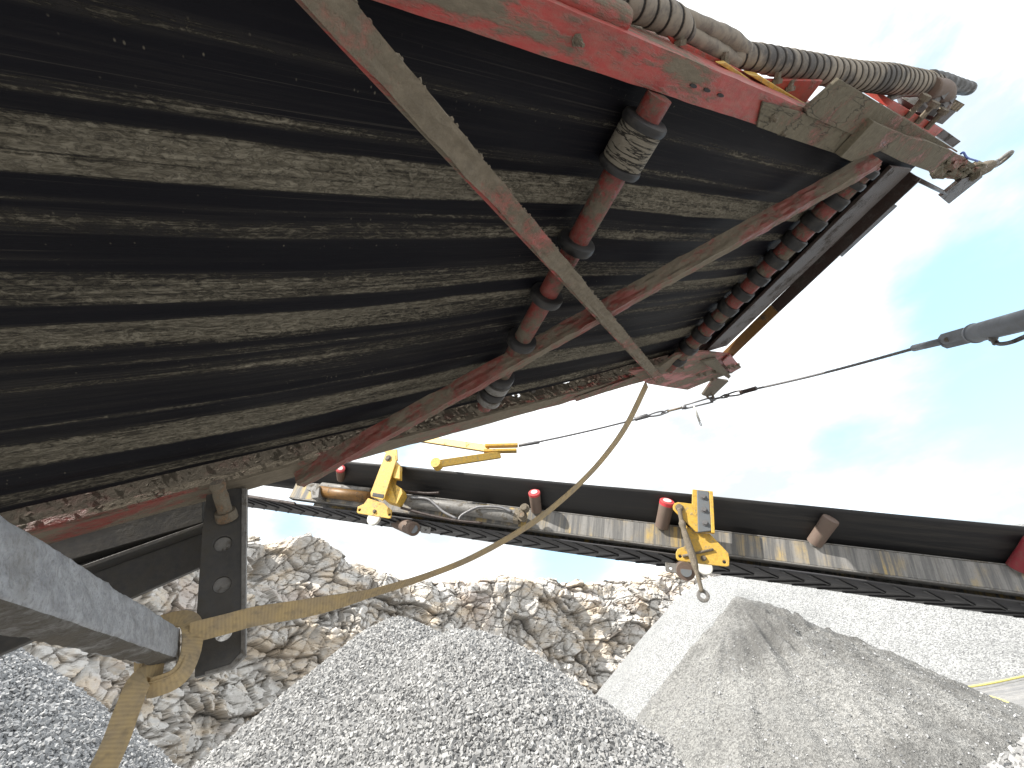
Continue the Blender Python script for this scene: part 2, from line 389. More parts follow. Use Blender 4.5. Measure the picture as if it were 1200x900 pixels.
def ribbon(name, pts, W, width, thick, mat, parent, label=None):
    """webbing along pts, W = width direction per point"""
    bm = bmesh.new(); uv = bm.loops.layers.uv.new('UVMap'); rows = []; L = 0; Ls = []
    for i, p in enumerate(pts):
        if i: L += (p-pts[i-1]).length
        Ls.append(L)
        t = (pts[min(i+1, len(pts)-1)]-pts[max(i-1, 0)]).normalized(); w = (W[i]-t*W[i].dot(t)).normalized(); nn = t.cross(w)
        rows.append([bm.verts.new(p+w*(a*width/2)+nn*(b*thick/2)) for a, b in ((-1, -1), (1, -1), (1, 1), (-1, 1))])
    for i in range(len(rows)-1):
        for k in range(4):
            f = bm.faces.new((rows[i][k], rows[i][(k+1) % 4], rows[i+1][(k+1) % 4], rows[i+1][k])); f.smooth = k in (0, 2)
            for lp, (uu, vv) in zip(f.loops, ((Ls[i], k in (1, 2)), (Ls[i], k in (0, 1)), (Ls[i+1], k in (0, 1)), (Ls[i+1], k in (1, 2)))): lp[uv].uv = (uu, float(vv))
    bm.faces.new(rows[0]); bm.faces.new(rows[-1])
    o = bm_obj(name, bm, mat, parent, label); md = o.modifiers.new('split', 'EDGE_SPLIT'); md.split_angle = rad(40); return o
def circle(c, r, ax, ay, n=14): return [Vector(c)+ax*(r*math.cos(2*math.pi*k/n))+ay*(r*math.sin(2*math.pi*k/n)) for k in range(n)]

# ------------------------------------------------------------------ numpy noise
def _h(ix, iy, s):
    h = (ix.astype(np.int64)*374761393 + iy.astype(np.int64)*668265263 + s*1274126177) & 0xffffffff
    h = ((h ^ (h >> 13))*1274126177) & 0xffffffff
    return ((h ^ (h >> 16)) & 0xffffff)/float(0xffffff)
def vn(x, y, s=0):
    ix, iy = np.floor(x), np.floor(y); fx, fy = x-ix, y-iy; fx = fx*fx*(3-2*fx); fy = fy*fy*(3-2*fy)
    a, b, c, d = _h(ix, iy, s), _h(ix+1, iy, s), _h(ix, iy+1, s), _h(ix+1, iy+1, s)
    return (a*(1-fx)+b*fx)*(1-fy)+(c*(1-fx)+d*fx)*fy
def fbm(x, y, s=0, o=5, g=.5):
    r = 0; a = 1; t = 0
    for k in range(o):
        r = r+a*vn(x*2**k+17.3*k, y*2**k-9.1*k, s+k); t += a; a *= g
    return r/t
def plates(x, y, s):
    """cells, each one a tilted flat face; returns height and closeness to the joint"""
    ix, iy = np.floor(x), np.floor(y); d1 = np.full(x.shape, 9.); d2 = d1.copy(); h = np.zeros_like(x)
    for dx in (-1, 0, 1):
        for dy in (-1, 0, 1):
            cx, cy = ix+dx, iy+dy; sx, sy = cx+_h(cx, cy, s)*.9+.05, cy+_h(cx, cy, s+1)*.9+.05
            ex, ey = x-sx, y-sy; d = ex*ex+ey*ey
            v = _h(cx, cy, s+2)-.5 + (_h(cx, cy, s+3)-.5)*1.3*ex + (_h(cx, cy, s+4)-.5)*1.6*ey
            n = d < d1; d2 = np.where(n, d1, np.minimum(d2, d)); h = np.where(n, v, h); d1 = np.where(n, d, d1)
    return h, np.clip(1-(np.sqrt(d2)-np.sqrt(d1))/.16, 0, 1)
def set_attr(me, name, a):
    at = me.attributes.new(name, 'FLOAT', 'POINT'); at.data.foreach_set('value', np.asarray(a, np.float32).ravel())

# ------------------------------------------------------------------ ground
gx = np.concatenate([[-900, -300], np.linspace(-70, 70, 141), [300, 900]]); gy = np.concatenate([[-600, -150], np.linspace(-30, 110, 141), [300, 1200]])
GX, GY = np.meshgrid(gx, gy); GZ = (fbm(GX*.25, GY*.25, 5, 4)-.5)*.22
nx, ny = len(gx), len(gy)
def gridfaces(nx, ny):
    i = (np.arange(ny-1)[:, None]*nx+np.arange(nx-1)[None]).ravel(); return np.stack([i, i+1, i+nx+1, i+nx], 1)
tag(link('ground', mesh_np('ground', np.stack([GX, GY, GZ], -1).reshape(-1, 3), gridfaces(nx, ny), True), m_ground), 'pale dusty quarry floor', None, kind='structure')

# ------------------------------------------------------------------ quarry face
def azel(px, py):
    w = ray(px, py); return math.degrees(math.atan2(w.x, w.y)), w.z/math.hypot(w.x, w.y)
plan = [(-85, 42), (-65, 44), (-50, 47), (-35, 55), (-15, 66), (0, 75), (16, 88), (30, 98), (55, 110), (80, 120)]
rim_px = [(60, 560), (150, 590), (230, 600), (292, 613), (345, 622), (382, 622), (425, 650), (470, 668), (520, 672), (600, 672), (640, 670), (672, 677), (700, 676), (760, 668), (800, 661), (900, 655), (1100, 640)]
pa = np.array(plan, float)
def wall_dist(az): return np.interp(az, pa[:, 0], pa[:, 1])
ra = np.array([(lambda a: (a[0], CAM_H+wall_dist(a[0])*a[1]))(azel(*q)) for q in rim_px])
az = np.concatenate([np.linspace(-85, -56, 50), np.linspace(-55.8, 24, 720), np.linspace(24.5, 80, 80)])
wx = wall_dist(az)*np.sin(np.radians(az)); wy = wall_dist(az)*np.cos(np.radians(az))
k = np.ones(31)/31
wx = np.convolve(np.pad(wx, 15, 'edge'), k, 'valid'); wy = np.convolve(np.pad(wy, 15, 'edge'), k, 'valid')
s = np.concatenate([[0], np.cumsum(np.hypot(np.diff(wx), np.diff(wy)))])
tx, ty = np.gradient(wx), np.gradient(wy); tl = np.hypot(tx, ty); nx_, ny_ = ty/tl, -tx/tl          # towards the camera
rim = np.interp(az, ra[:, 0], ra[:, 1])+(fbm(s*.35, s*0, 9, 5)-.5)*1.5
NZ = 230; tz = np.linspace(0, 1, NZ)
S, T = np.meshgrid(s, tz); Z = T*rim[None]-.4
lean = (1-T)*3.2
q = S*.97+Z*.26; w_ = Z-S*.22                                    # bedding dips along the wall
wq = (fbm(S*.3, Z*.3, 21, 4)-.5)*1.3; ww = (fbm(S*.3, Z*.3, 31, 4)-.5)*1.1
def rot(a): c_, s_ = math.cos(rad(a)), math.sin(rad(a)); return (S*c_+Z*s_), (Z*c_-S*s_)
def joints(a, b, d1, sx, sz, w, seed):
    x, y = rot(a); n1, n2 = (fbm(S*.45, Z*.45, seed, 3)-.5)*w, (fbm(S*.45, Z*.45, seed+9, 3)-.5)*w
    return plates((x+n1)/sx, (y+n2+x*b)/sz, seed)
h1, c1 = joints(-18, .0, 0, 7.0, 3.4, 1.6, 3)        # big slabs dipping along the wall
h2, c2 = joints(-12, .1, 0, 2.3, 1.5, .7, 13)        # blocks
h3, c3 = joints(-22, -.1, 0, 1.25, .62, .4, 23)      # ledges
h5, c5 = joints(64, .0, 0, 5.0, 1.7, 1.2, 63)        # steep cross joints
mix_ = np.clip((fbm(S*.12, Z*.16, 87, 3)-.42)*6, 0, 1)   # where the wall is more broken
gully = np.exp(-((S-np.interp(-17, az, s)-(Z-8)*.1)/1.8)**2)*2.2+np.exp(-((S-np.interp(4.5, az, s)+(Z-8)*.25)/1.3)**2)*1.3+np.exp(-((S-np.interp(-33, az, s)-(Z-8)*.2)/1.0)**2)*1.5
disp = (fbm(S*.09, Z*.11, 41, 4)-.5)*6 + h1*1.7 + h5*.9 + h2*(.35+.55*mix_) + h3*(.16+.26*mix_) - np.clip(c1*2-1, 0, 1)*.45 - np.clip(c2*2-1, 0, 1)*.32 - np.clip(c3*2-1, 0, 1)*.12 - np.clip(c5*2-1, 0, 1)*.35 - gully + (fbm(S*1.4, Z*2.0, 51, 3)-.5)*.22
disp = disp*np.clip(.25+T*6, 0, 1)+lean
back = np.clip((T-.93)/.07, 0, 1)**2*1.6
disp = disp-back
sx_ = h2*.2
V = np.stack([wx[None]+nx_[None]*disp+tx/tl*sx_, wy[None]+ny_[None]*disp+ty/tl*sx_, Z+h3*.06+(T > .985)*(fbm(S*1.2, S*0, 61, 4)-.5)*.7], -1)
top = np.stack([wx-nx_*60, wy-ny_*60, rim*1.0+0*az], -1)
V = np.concatenate([V, top[None]])
me = mesh_np('quarry_face', V.reshape(-1, 3), gridfaces(len(az), NZ+1))
set_attr(me, 'crack', np.concatenate([np.maximum(np.maximum(np.clip(c2*2-1, 0, 1), np.clip(c1*2-1, 0, 1)), np.maximum(np.clip(c5*2-1, 0, 1), np.clip(c3*2-1, 0, 1)*.7)), np.zeros((1, len(az)))]))
tag(link('cliff', me, m_rock), 'blasted quarry rock face with pale beige and rusty layers', None, kind='structure')

# ------------------------------------------------------------------ stone heaps
def P2(azd, d): return np.array([d*math.sin(rad(azd)), d*math.cos(rad(azd))])
def heap_height(x, y, ridges, slope, rnd, seed, amp, fr):
    """ridges: polylines of (az, dist, z); the surface falls away from them at the angle of repose"""
    z = np.full(x.shape, -99.)
    for rd in ridges:
        pts = [(*P2(a, d), h) for a, d, h in rd]
        if len(pts) == 1: pts = pts*2
        for (x0, y0, z0), (x1, y1, z1) in zip(pts, pts[1:]):
            dx, dy = x1-x0, y1-y0; L = dx*dx+dy*dy+1e-9; t = np.clip(((x-x0)*dx+(y-y0)*dy)/L, 0, 1)
            d = np.hypot(x-x0-t*dx, y-y0-t*dy); hh = z0+(z1-z0)*t-slope*(np.sqrt(d*d+rnd*rnd)-rnd)
            z = np.maximum(z, hh)+np.clip(.25-np.abs(z-hh), 0, 1)**2*.6
    th = fbm(x*fr, y*fr, seed, 5)-.5
    return z+th*amp+(fbm(x*fr*5, y*fr*5, seed+7, 4)-.5)*amp*.25
def heap_mesh(name, box, res, hf, extra=None):
    x0, x1, y0, y1 = box; xs = np.arange(x0, x1, res); ys = np.arange(y0, y1, res); X, Y = np.meshgrid(xs, ys); Zh = hf(X, Y)
    if extra is not None: Zh = Zh+extra(X, Y, Zh)
    Zh = np.maximum(Zh, -.35)
    return mesh_np(name, np.stack([X, Y, Zh], -1).reshape(-1, 3), gridfaces(len(xs), len(ys)), True)
CUBE = np.array([(-1, -1, -1), (1, -1, -1), (1, 1, -1), (-1, 1, -1), (-1, -1, 1), (1, -1, 1), (1, 1, 1), (-1, 1, 1)], float)
CF = np.array([(0, 2, 1), (0, 3, 2), (4, 5, 6), (4, 6, 7), (0, 1, 5), (0, 5, 4), (1, 2, 6), (1, 6, 5), (2, 3, 7), (2, 7, 6), (3, 0, 4), (3, 4, 7)])
def stones(name, n, box, hf, keep, size, mat, parent, sink=.25):
    x0, x1, y0, y1 = box; x = RNG.uniform(x0, x1, n*6); y = RNG.uniform(y0, y1, n*6)
    z = hf(x, y); e = .04; gxx = (hf(x+e, y)-z)/e; gyy = (hf(x, y+e)-z)/e
    nv = np.stack([-gxx, -gyy, np.ones_like(x)], -1); nv /= np.linalg.norm(nv, axis=1)[:, None]
    face = nv[:, 0]*-x+nv[:, 1]*-y+nv[:, 2]*(CAM_H-z)
    ok = (z > -.1) & keep(x, y, z) & (face > -.12*np.hypot(x, y))
    dist = np.hypot(x, y); pr = np.clip(4.6/dist, 0, 1)**0.0
    idx = np.nonzero(ok & (RNG.random(len(x)) < pr))[0][:n]; k = len(idx)
    r = size*np.exp(RNG.normal(0, .40, k)); r = np.clip(r, size*.45, size*2.0)
    sc = r[:, None]*np.stack([RNG.uniform(.75, 1.45, k), RNG.uniform(.6, 1.05, k), RNG.uniform(.5, .9, k)], -1)*.72
    v = CUBE[None]*(1+RNG.uniform(-.38, .22, (k, 8, 3)))*sc[:, None]
    qn = RNG.normal(size=(k, 4)); qn /= np.linalg.norm(qn, axis=1)[:, None]; a, b, c, d = qn.T
    R = np.stack([1-2*(c*c+d*d), 2*(b*c-a*d), 2*(b*d+a*c), 2*(b*c+a*d), 1-2*(b*b+d*d), 2*(c*d-a*b), 2*(b*d-a*c), 2*(c*d+a*b), 1-2*(b*b+c*c)], -1).reshape(k, 3, 3)
    v = np.einsum('kij,knj->kni', R, v)+np.stack([x[idx], y[idx], z[idx]], -1)[:, None]+nv[idx][:, None]*(r[:, None, None]*(RNG.random((k, 1, 1))*1.0-sink))
    f = (CF[None]+np.arange(k)[:, None, None]*8).reshape(-1, 3)
    me = mesh_np(name, v.reshape(-1, 3), f)
    set_attr(me, 'tone', np.repeat(np.clip(RNG.beta(2.2, 2.6, k), 0, 1), 8))
    o = link(name, me, mat, parent); o['kind'] = 'stuff'; return o

def heap(name, label, box, res, hf, mat, extra=None):
    o = link(name, heap_mesh(name, box, res, hf, extra), mat); tag(o, label, 'gravel heap'); return o
hd = lambda x, y: heap_height(x, y, [[(-17.0, 11.0, 3.52)], [(-9.8, 9.6, 3.01)], [(-14, 10.5, 3.00), (-9.8, 9.6, 3.01)]], .78, .66, 71, .34, .5)
bx = (-12, 7, 2.5, 18)
o = heap('gravel_heap', 'nearest blue grey heap of coarse crushed stone with a double rounded top', bx, .09, hd, m_fill_dark)
stones('crushed_stone', 128000, (-8.2, 5.2, 3.4, 11.9), hd, lambda x, y, z: (y > 1.9) & (np.abs(np.degrees(np.arctan2(x, y))+10) < 38), .0205, m_stone_dark, o)
hl = lambda x, y: heap_height(x, y, [[(-55, 11.2, 3.85)]], .72, .6, 81, .25, .7)
bx = (-18, -1, 2, 17)
o = heap('gravel_heap', 'smaller stone heap at the left beneath the grey tube', bx, .1, hl, m_fill_dark)
stones('crushed_stone', 48000, (-10.8, -2.6, 4, 11.3), hl, lambda x, y, z: (np.degrees(np.arctan2(x, y)) > -56) & (np.degrees(np.arctan2(x, y)) < -20), .0185, m_stone_left, o)
hc = lambda x, y: heap_height(x, y, [[(45, 6.6, 1.25)]], .60, .5, 91, .16, .9)
bx = (1.5, 8.5, 2.0, 9)
o = heap('gravel_heap', 'low heap of pale stones rising at the bottom right corner', bx, .08, hc, m_fill_dark)
stones('crushed_stone', 16000, (2.6, 6.4, 2.6, 7), hc, lambda x, y, z: (np.degrees(np.arctan2(x, y)) < 45) & (z > -.05), .019, m_stone_corner, o)
hs_ = lambda x, y: heap_height(x, y, [[(21.2, 11.0, 2.90)], [(21.2, 11.0, 2.86), (15.0, 9.3, 1.40)]], .70, .16, 101, .26, .55)
def crust(x, y, z):
    px_, py_ = P2(21.2, 11.0); ang = np.arctan2(x-px_, y-py_); rr = np.hypot(x-px_, y-py_)
    h, c = plates(x*2.3+(fbm(x, y, 3)-.5)*2, y*2.3+(fbm(x, y, 4)-.5)*2, 111); h2_, c2_ = plates(x*5.5+(fbm(x*3, y*3, 13)-.5)*2, y*5.5+(fbm(x*3, y*3, 14)-.5)*2, 117)
    band = np.clip(1-np.abs(z-2.2+(fbm(x*.8, y*.8, 5)-.5)*1.4)/.8, 0, 1)*np.clip((x-3.3)/.8, 0, 1)
    run = (fbm(ang*7+(fbm(x, y, 15)-.5)*1.2, rr*.35, 141, 4)-.5)*.30*np.clip(rr/1.4, 0, 1)+(fbm(ang*26, rr*.7, 143, 3)-.5)*.07*np.clip(rr/1.2, 0, 1)
    slip = np.floor(fbm(x*.9, y*.9, 151, 3)*9)/9; slip = (slip-.5)*.30*np.clip((x-2.6)/1.5, 0, 1)
    return (h*.15-np.clip(c*2-1, 0, 1)*.10+h2_*.07-np.clip(c2_*2-1, 0, 1)*.05)*band+run+slip*.6+(fbm(x*8, y*8, 131, 4)-.5)*.09
so_ = heap('sand_heap', 'grey heap of fine crushed sand with a cracked crest in front of the white heap', (-1.2, 9.5, 5.2, 14), .035, hs_, m_sand, crust)
stones('loose_stone', 3600, (0, 8.5, 5.4, 12.5), lambda x, y: (lambda z: z+crust(x, y, z))(hs_(x, y)), lambda x, y, z: (fbm(x*.9, y*.9, 161, 3)+(2.2-z)*.10 > .52), .0105, m_stone_left, so_)
hw = lambda x, y: heap_height(x, y, [[(18.6, 55, 10.5), (30, 54, 9.6), (60, 58, 8)]], .70, 2.2, 121, 1.1, .09)
heap('gravel_heap', 'long almost white heap of fine chippings behind the grey sand heap', (-8, 75, 20, 80), .45, hw, m_fill_white)

# hose and low berm on the quarry floor at the right
def on_ground(px, py, z=.03):
    w = ray(px, py); return CP+w*((z-CAM_H)/w.z)
for q, lb in (([(1128, 806), (1165, 800), (1215, 789), (1260, 779)], 'yellow hose lying straight along the pale quarry floor'),
              ([(1140, 812), (1172, 820), (1200, 835), (1230, 856)], 'yellow hose curving downhill beside the grey sand heap')):
    tag(rod('hose', curve_pts([on_ground(*p, .14) for p in q], 20), .045, m_hosey, n=8), lb, 'hose', 'yellow hoses on the quarry floor')
bm = bmesh.new()
tag(rod('stone_berm', curve_pts([on_ground(1080, 800, .1), on_ground(1150, 790, .1)+Vector((0, 0, 0)), on_ground(1260, 779, .1)], 16), lambda i, L, th: .5+.18*math.sin(i*2.1+th*2), m_fill_white, n=12), 'low pale bank of stones at the foot of the white heap', 'stone bank')

# ------------------------------------------------------------------ overhead belt conveyor
D = .85
nrm = lambda v: v.normalized()
d1c = nrm(Vector((730, -160, F_PX))); d2c = Vector((-260, 425, F_PX)); d2c = nrm(d2c-d1c*d2c.dot(d1c)); nc = d1c.cross(d2c)
d1, d2, dn = to_world(d1c), to_world(d2c), to_world(nc)
MO = Matrix((d1, d2, dn)).transposed().to_4x4(); MO.translation = CP+dn*D
MOI = MO.inverted()
def lc(px, py): w = ray(px, py); return Vector((w.dot(d1), w.dot(d2), w.dot(dn)))
def oz(px, py, z=0.0): w = lc(px, py); w = w*((D+z)/w.z); return Vector((w.x, w.y, w.z-D))
def ov(px, py, v): w = lc(px, py); w = w*(v/w.y); return Vector((w.x, w.y, w.z-D))
def ou(px, py, u): w = lc(px, py); w = w*(u/w.x); return Vector((w.x, w.y, w.z-D))
conv = thing('belt_conveyor', 'mud caked red conveyor overhead seen from below with its black belt', 'conveyor', MO)

# belt, sagging between its return rollers
us = np.concatenate([np.linspace(-4.0, -.8, 26), np.linspace(-.77, 3.2, 210)]); vs = np.linspace(.15, 1.525, 196)
UU, VV = np.meshgrid(us, vs)
sag = np.where(UU < .97, .028*np.sin(np.clip((.97-UU)/1.45, 0, 1)*math.pi), .020*np.sin(np.clip((UU-.97)/1.45, 0, 1)*math.pi))
ZZ = -.012*0-sag*(.6+.4*np.sin(VV*2.2))
ZZ += .005*np.sin(VV*31+.4*np.sin(UU*1.1))*(.4+.6*vn(UU*.5, VV*6, 3))+.0035*np.sin(VV*57+1.2)+.004*(fbm(UU*2, VV*14, 8)-.5)*2
ZZ += np.where(UU > 2.5, (UU-2.5)*.04, 0)
ZZ += np.where(VV > 1.44, .010*np.sin(UU*3+1)*((VV-1.44)/.085), 0)
bme = mesh_np('belt', np.stack([UU, VV, ZZ], -1).reshape(-1, 3), gridfaces(len(us), len(vs)), True)
bo = link('belt', bme, m_belt, conv); md = bo.modifiers.new('thickness', 'SOLIDIFY'); md.thickness = .012; md.offset = 1

def lumpy_bar(name, sec, u0, u1, mat, lump=.004, seg=.03, seed=0, label=None, holes=None, axis=None, along=None, org=None):
    """closed cross-section swept along the conveyor, its crust uneven; holes = set of (segment, side) left open"""
    if axis is None: axis, along, org = None, None, None
    n = max(2, int(abs(u1-u0)/seg)); bm = bmesh.new(); rows = []
    for i in range(n+1):
        u = u0+(u1-u0)*i/n; row = []
        for k, (v, z) in enumerate(sec):
            e = (fbm(np.array([u*9.0+seed]), np.array([k*3.7+seed]), 77, 4)[0]-.5)*2*lump; e2 = (fbm(np.array([u*13.0+seed+50]), np.array([k*5.1]), 79, 4)[0]-.5)*2*lump
            row.append(bm.verts.new((u, v+e, z+e2)))
        rows.append(row)
    m_ = len(sec)
    for i in range(n):
        for k in range(m_):
            if holes and (i, k) in holes: continue
            bm.faces.new((rows[i][k], rows[i][(k+1) % m_], rows[i+1][(k+1) % m_], rows[i+1][k]))
    bm.faces.new(rows[0]); bm.faces.new(rows[-1])
    o = bm_obj(name, bm, mat, conv, label); return o
# near side beam: bottom flange and outer web
lumpy_bar('side_beam', [(.112, -.03), (.112, -.045), (.190, -.045), (.190, -.035), (.120, -.035), (.120, .13), (.112, .13)], -4, 2.12, m_red, .0022, .03, 3, 'red side beam with worn paint')
# far side beam: inner web with holes, lip below
v2 = 1.665
hl_ = set()
lumpy_bar('side_beam', [(v2-.085, -.050), (v2-.085, -.060), (v2+.008, -.060), (v2+.008, .020), (v2, .020), (v2, -.050)], -4, 2.75, m_red_dirty, .004, .03, 31, 'mud caked far side beam')
# web of the far beam with a few ragged openings
def web():
    bm = bmesh.new(); z0, z1 = .018, .17; x0, x1 = -4, 2.75
    hs = []
    for px, py, w, h in ((605, 462, .030, .018), (662, 447, .045, .014), (711, 426, .055, .012), (622, 457, .018, .010), (559, 466, .02, .012)):
        c = ov(px, py, v2); z = min(max(c.z, z0+.03), z1-.03)
        hs.append([(c.x+w*math.cos(a)*random.uniform(.7, 1.2), v2, z+h*math.sin(a)*random.uniform(.7, 1.2)) for a in np.linspace(0, 2*math.pi, 10)[:-1]])
    add_prism(bm, [(x0, v2, z0), (x1, v2, z0), (x1, v2, z1), (x0, v2, z1)], (0, .008, 0), hs)
    return bm_obj('web', bm, m_web, conv, 'mud caked web of the far beam')
web()
# lumps of mud along the far web
bm = bmesh.new()
for i in range(420):
    u = random.uniform(-.6, 2.6); r = random.uniform(.0015, .0055)*(1.0 if u < .6 else 1.7)
    p = Vector((u, v2-.004-r*.2, random.uniform(-.03, .12))); g = bmesh.ops.create_icosphere(bm, subdivisions=1, radius=r, matrix=Matrix.Translation(p) @ Matrix.Diagonal((random.uniform(1, 2.6), .35, random.uniform(.7, 1.6), 1)))
    for v in g['verts']: v.co += Vector([random.uniform(-.25, .25)*r for _ in range(3)])
o = bm_obj('mud_crust', bm, m_web, conv); o['kind'] = 'stuff'

# crossed braces: angle sections
def brace(name, a, b, w, h, mat, flip, seed, label, lift=0):
    a, b = Vector(a), Vector(b); t = (b-a).normalized(); s_ = t.cross(Vector((0, 0, 1))).normalized()*flip; dz = Vector((0, 0, 1))
    n = int((b-a).length/.016); sec = [(-.5, -.5), (.5, -.5), (.5, -.38), (-.36, -.38), (-.36, .5), (-.5, .5)]
    # finer section so that the crust can be uneven
    S2 = []
    for (x0, y0), (x1, y1) in zip(sec, sec[1:]+sec[:1]):
        k = max(1, int(math.hypot(x1-x0, y1-y0)/.17))
        S2 += [(x0+(x1-x0)*j/k, y0+(y1-y0)*j/k) for j in range(k)]
    bm = bmesh.new(); rows = []
    for i in range(n+1):
        p = a+(b-a)*(i/n); row = []
        for k, (x, y) in enumerate(S2):
            e = (fbm(np.array([i*.21+seed]), np.array([k*.9+seed]), 5, 4)[0]-.5)*.011; e2 = (fbm(np.array([i*.33+seed]), np.array([k*.9+9]), 6, 4)[0]-.5)*.012
            row.append(bm.verts.new(p+s_*(x*w+e)+dz*(y*h+e2+lift)))
        rows.append(row)
    m_ = len(S2)
    for i in range(n):
        for k in range(m_): bm.faces.new((rows[i][k], rows[i][(k+1) % m_], rows[i+1][(k+1) % m_], rows[i+1][k]))
    bm.faces.new(rows[0]); bm.faces.new(rows[-1])
    return bm_obj(name, bm, mat, conv, label)
zb = -.085
brace('cross_brace', oz(351, -40, zb-.028), oz(772, 443, zb-.010), .046, .046, m_brace, 1, 1.0, 'diagonal brace thickly caked with pale mud', -.01)
brace('cross_brace', oz(1024, 190, zb), oz(350, 562, zb), .044, .066, m_brace2, 1, 40.0, 'diagonal brace with red paint showing', .004)
# red edge and crust along the first brace
ba, bb = oz(351, -40, zb-.028), oz(772, 443, zb-.010); bt = (bb-ba).normalized(); bs = bt.cross(Vector((0, 0, 1))).normalized()
p0 = ba-bs*.030+Vector((0, 0, -.022)); prism('brace_lip', [p0, p0+bs*.009, p0+bs*.009+Vector((0, 0, .016)), p0+Vector((0, 0, .016))], (bb-ba), m_red, conv, label='pink red edge of the caked brace', bevel=.002)
bm = bmesh.new()
for i in range(900):
    f = random.random()**.8; p = ba+(bb-ba)*f+bs*(.023-abs(random.gauss(0, .006)) if random.random() < .65 else random.uniform(-.024, .02))+Vector((0, 0, -.026+random.uniform(-.002, .006))); r = random.uniform(.0015, .0048)
    g = bmesh.ops.create_icosphere(bm, subdivisions=1, radius=r, matrix=Matrix.Translation(p) @ Matrix.Diagonal((random.uniform(.8, 2), random.uniform(.8, 2), .8, 1)))
    for v in g['verts']: v.co += Vector([random.uniform(-.25, .25)*r for _ in range(3)])
o = bm_obj('mud_crust', bm, m_brace, conv); o['kind'] = 'stuff'

# return rollers
def roller(u, specs, r_t, v0, v1, z, lab):
    """specs: (v0, v1, radius, kind)"""
    r = lathe('return_roller', (u, v0, z), (u, v1, z), [(0, r_t), (v1-v0, r_t)], m_tube_red, conv, 28, lab)
    for a, b, rr, k in specs:
        if k == 'ring': lathe('rubber_ring', (u, a, z), (u, b, z), [(0, r_t*1.0), (0, rr*.86), (.004, rr*.97), (.01, rr), (b-a-.008, rr), (b-a, rr*.95), (b-a, r_t)], m_rubber, r, 32)
        elif k == 'washer': lathe('washer', (u, a, z), (u, b, z), [(0, r_t), (0, rr), (b-a, rr), (b-a, r_t)], m_steel, r, 28)
        else: lathe('drum', (u, a, z), (u, b, z), [(0, r_t), (0, rr*.98), (.006, rr), (b-a-.006, rr), (b-a, rr*.98), (b-a, r_t)], m_drum, r, 32)
    return r
a = M('crusted drum'); n = a.noise(1, 5, .65, a.map((6, 55, 6)), .6); f = a.noise(60, 4, .7)
ck = a.rng(a.ma('ABSOLUTE', a.ma('SUBTRACT', n, .5)), .035, .012)
m_drum = a.done(a.mix(ck, a.mix(f, (.14, .125, .098), (.26, .235, .19)), (.02, .018, .015)), .9, a.ma('SUBTRACT', f, ck), .7, .006)
roller(.965, [(.240, .243+.02, .060, 'ring'), (.263, .352, .056, 'drum'), (.352, .374, .060, 'ring'), (.592, .622, .059, 'ring'), (.806, .838, .058, 'ring'), (1.03, 1.062, .058, 'ring'),
              (1.25, 1.29, .056, 'ring'), (1.30, 1.335, .057, 'washer'), (1.345, 1.385, .056, 'ring'), (1.395, 1.43, .055, 'washer')], .033, .192, 1.49, -.058, 'return roller with a dusty drum and spaced rubber rings')
sp = [(.20, .235, .056, 'ring'), (.26, .29, .056, 'ring')]
v = .335
for i in range(11):
    sp.append((v, v+.052, .056, 'ring')); v += .112
roller(2.42, sp, .043, .19, 1.58, -.056, 'end return roller set closely with rubber rings')
# end of the frame beyond the rollers
def bar_uv(name, pa_, pb_, w, h, mat, label=None, up=Vector((0, 0, 1)), bevel=.003):
    a, b = Vector(pa_), Vector(pb_); t = (b-a).normalized(); s_ = t.cross(up).normalized(); q = s_.cross(t)
    return prism(name, [a-s_*w/2-q*h/2, a+s_*w/2-q*h/2, a+s_*w/2+q*h/2, a-s_*w/2+q*h/2], b-a, mat, conv, label=label, bevel=bevel)
bar_uv('end_beam', oz(1056, 196, -.03), oz(838, 408, -.03), .27, .018, m_dark, 'dark red end beam')
bar_uv('end_beam', oz(1068, 203, -.03)+Vector((.025, 0, -.012)), oz(905, 360, -.03)+Vector((.025, 0, -.012)), .018, .075, m_dark, 'dark end beam edge')
bar_uv('end_beam', oz(905, 360, -.03)+Vector((.025, .002, -.012)), oz(846, 418, -.03)+Vector((.025, 0, -.012)), .018, .075, m_rust, 'rusty ochre end of the beam')
prism('step_plate', [oz(x, y, -.005) for x, y in ((1068, 206), (1040, 236), (1050, 240), (985, 300), (972, 288))], (0, 0, -.012), m_dark, conv)
for k in range(7):
    u0 = 2.56+.04*(k % 2); bar_uv('scraper_bar', (2.53, .25+k*.19, .02), (2.80, .235+k*.19, .045), .11, .02, m_rubber if k % 2 else m_dark)
prism('head_plate', [(2.56, .2, .02), (3.12, .2, .02), (3.22, 1.62, .02), (2.56, 1.62, .02)], (0, 0, .012), m_dark, conv, label='dark underside of the head box')
bar_uv('scraper_rail', (2.56, .18, -.018), (2.56, .60, -.018), .012, .012, m_steel)
bar_uv('scraper_rail', (2.56, .60, .0), (2.56, 1.62, .0), .03, .02, m_dark)
# head pulley under the belt's end
lathe('head_pulley', (2.93, .2, .16), (2.93, 1.6, .16), [(0, .16), (1.4, .16)], m_rubber, conv, 40)
lathe('upper_roller', (1.0, .12, .30), (1.0, 1.7, .30), [(0, .05), (1.58, .05)], m_tube_red, conv, 20)
# carrying side of the belt above
UU, VV = np.meshgrid(np.linspace(-4, 2.9, 60), np.linspace(.14, 1.62, 24)); ZZ = .33+.05*(np.abs(VV-.88)/.74)**2-.01
bo = link('carrying_belt', mesh_np('carrying_belt', np.stack([UU, VV, ZZ], -1).reshape(-1, 3), gridfaces(60, 24), True), m_rubber, conv); md = bo.modifiers.new('thickness', 'SOLIDIFY'); md.thickness = .012

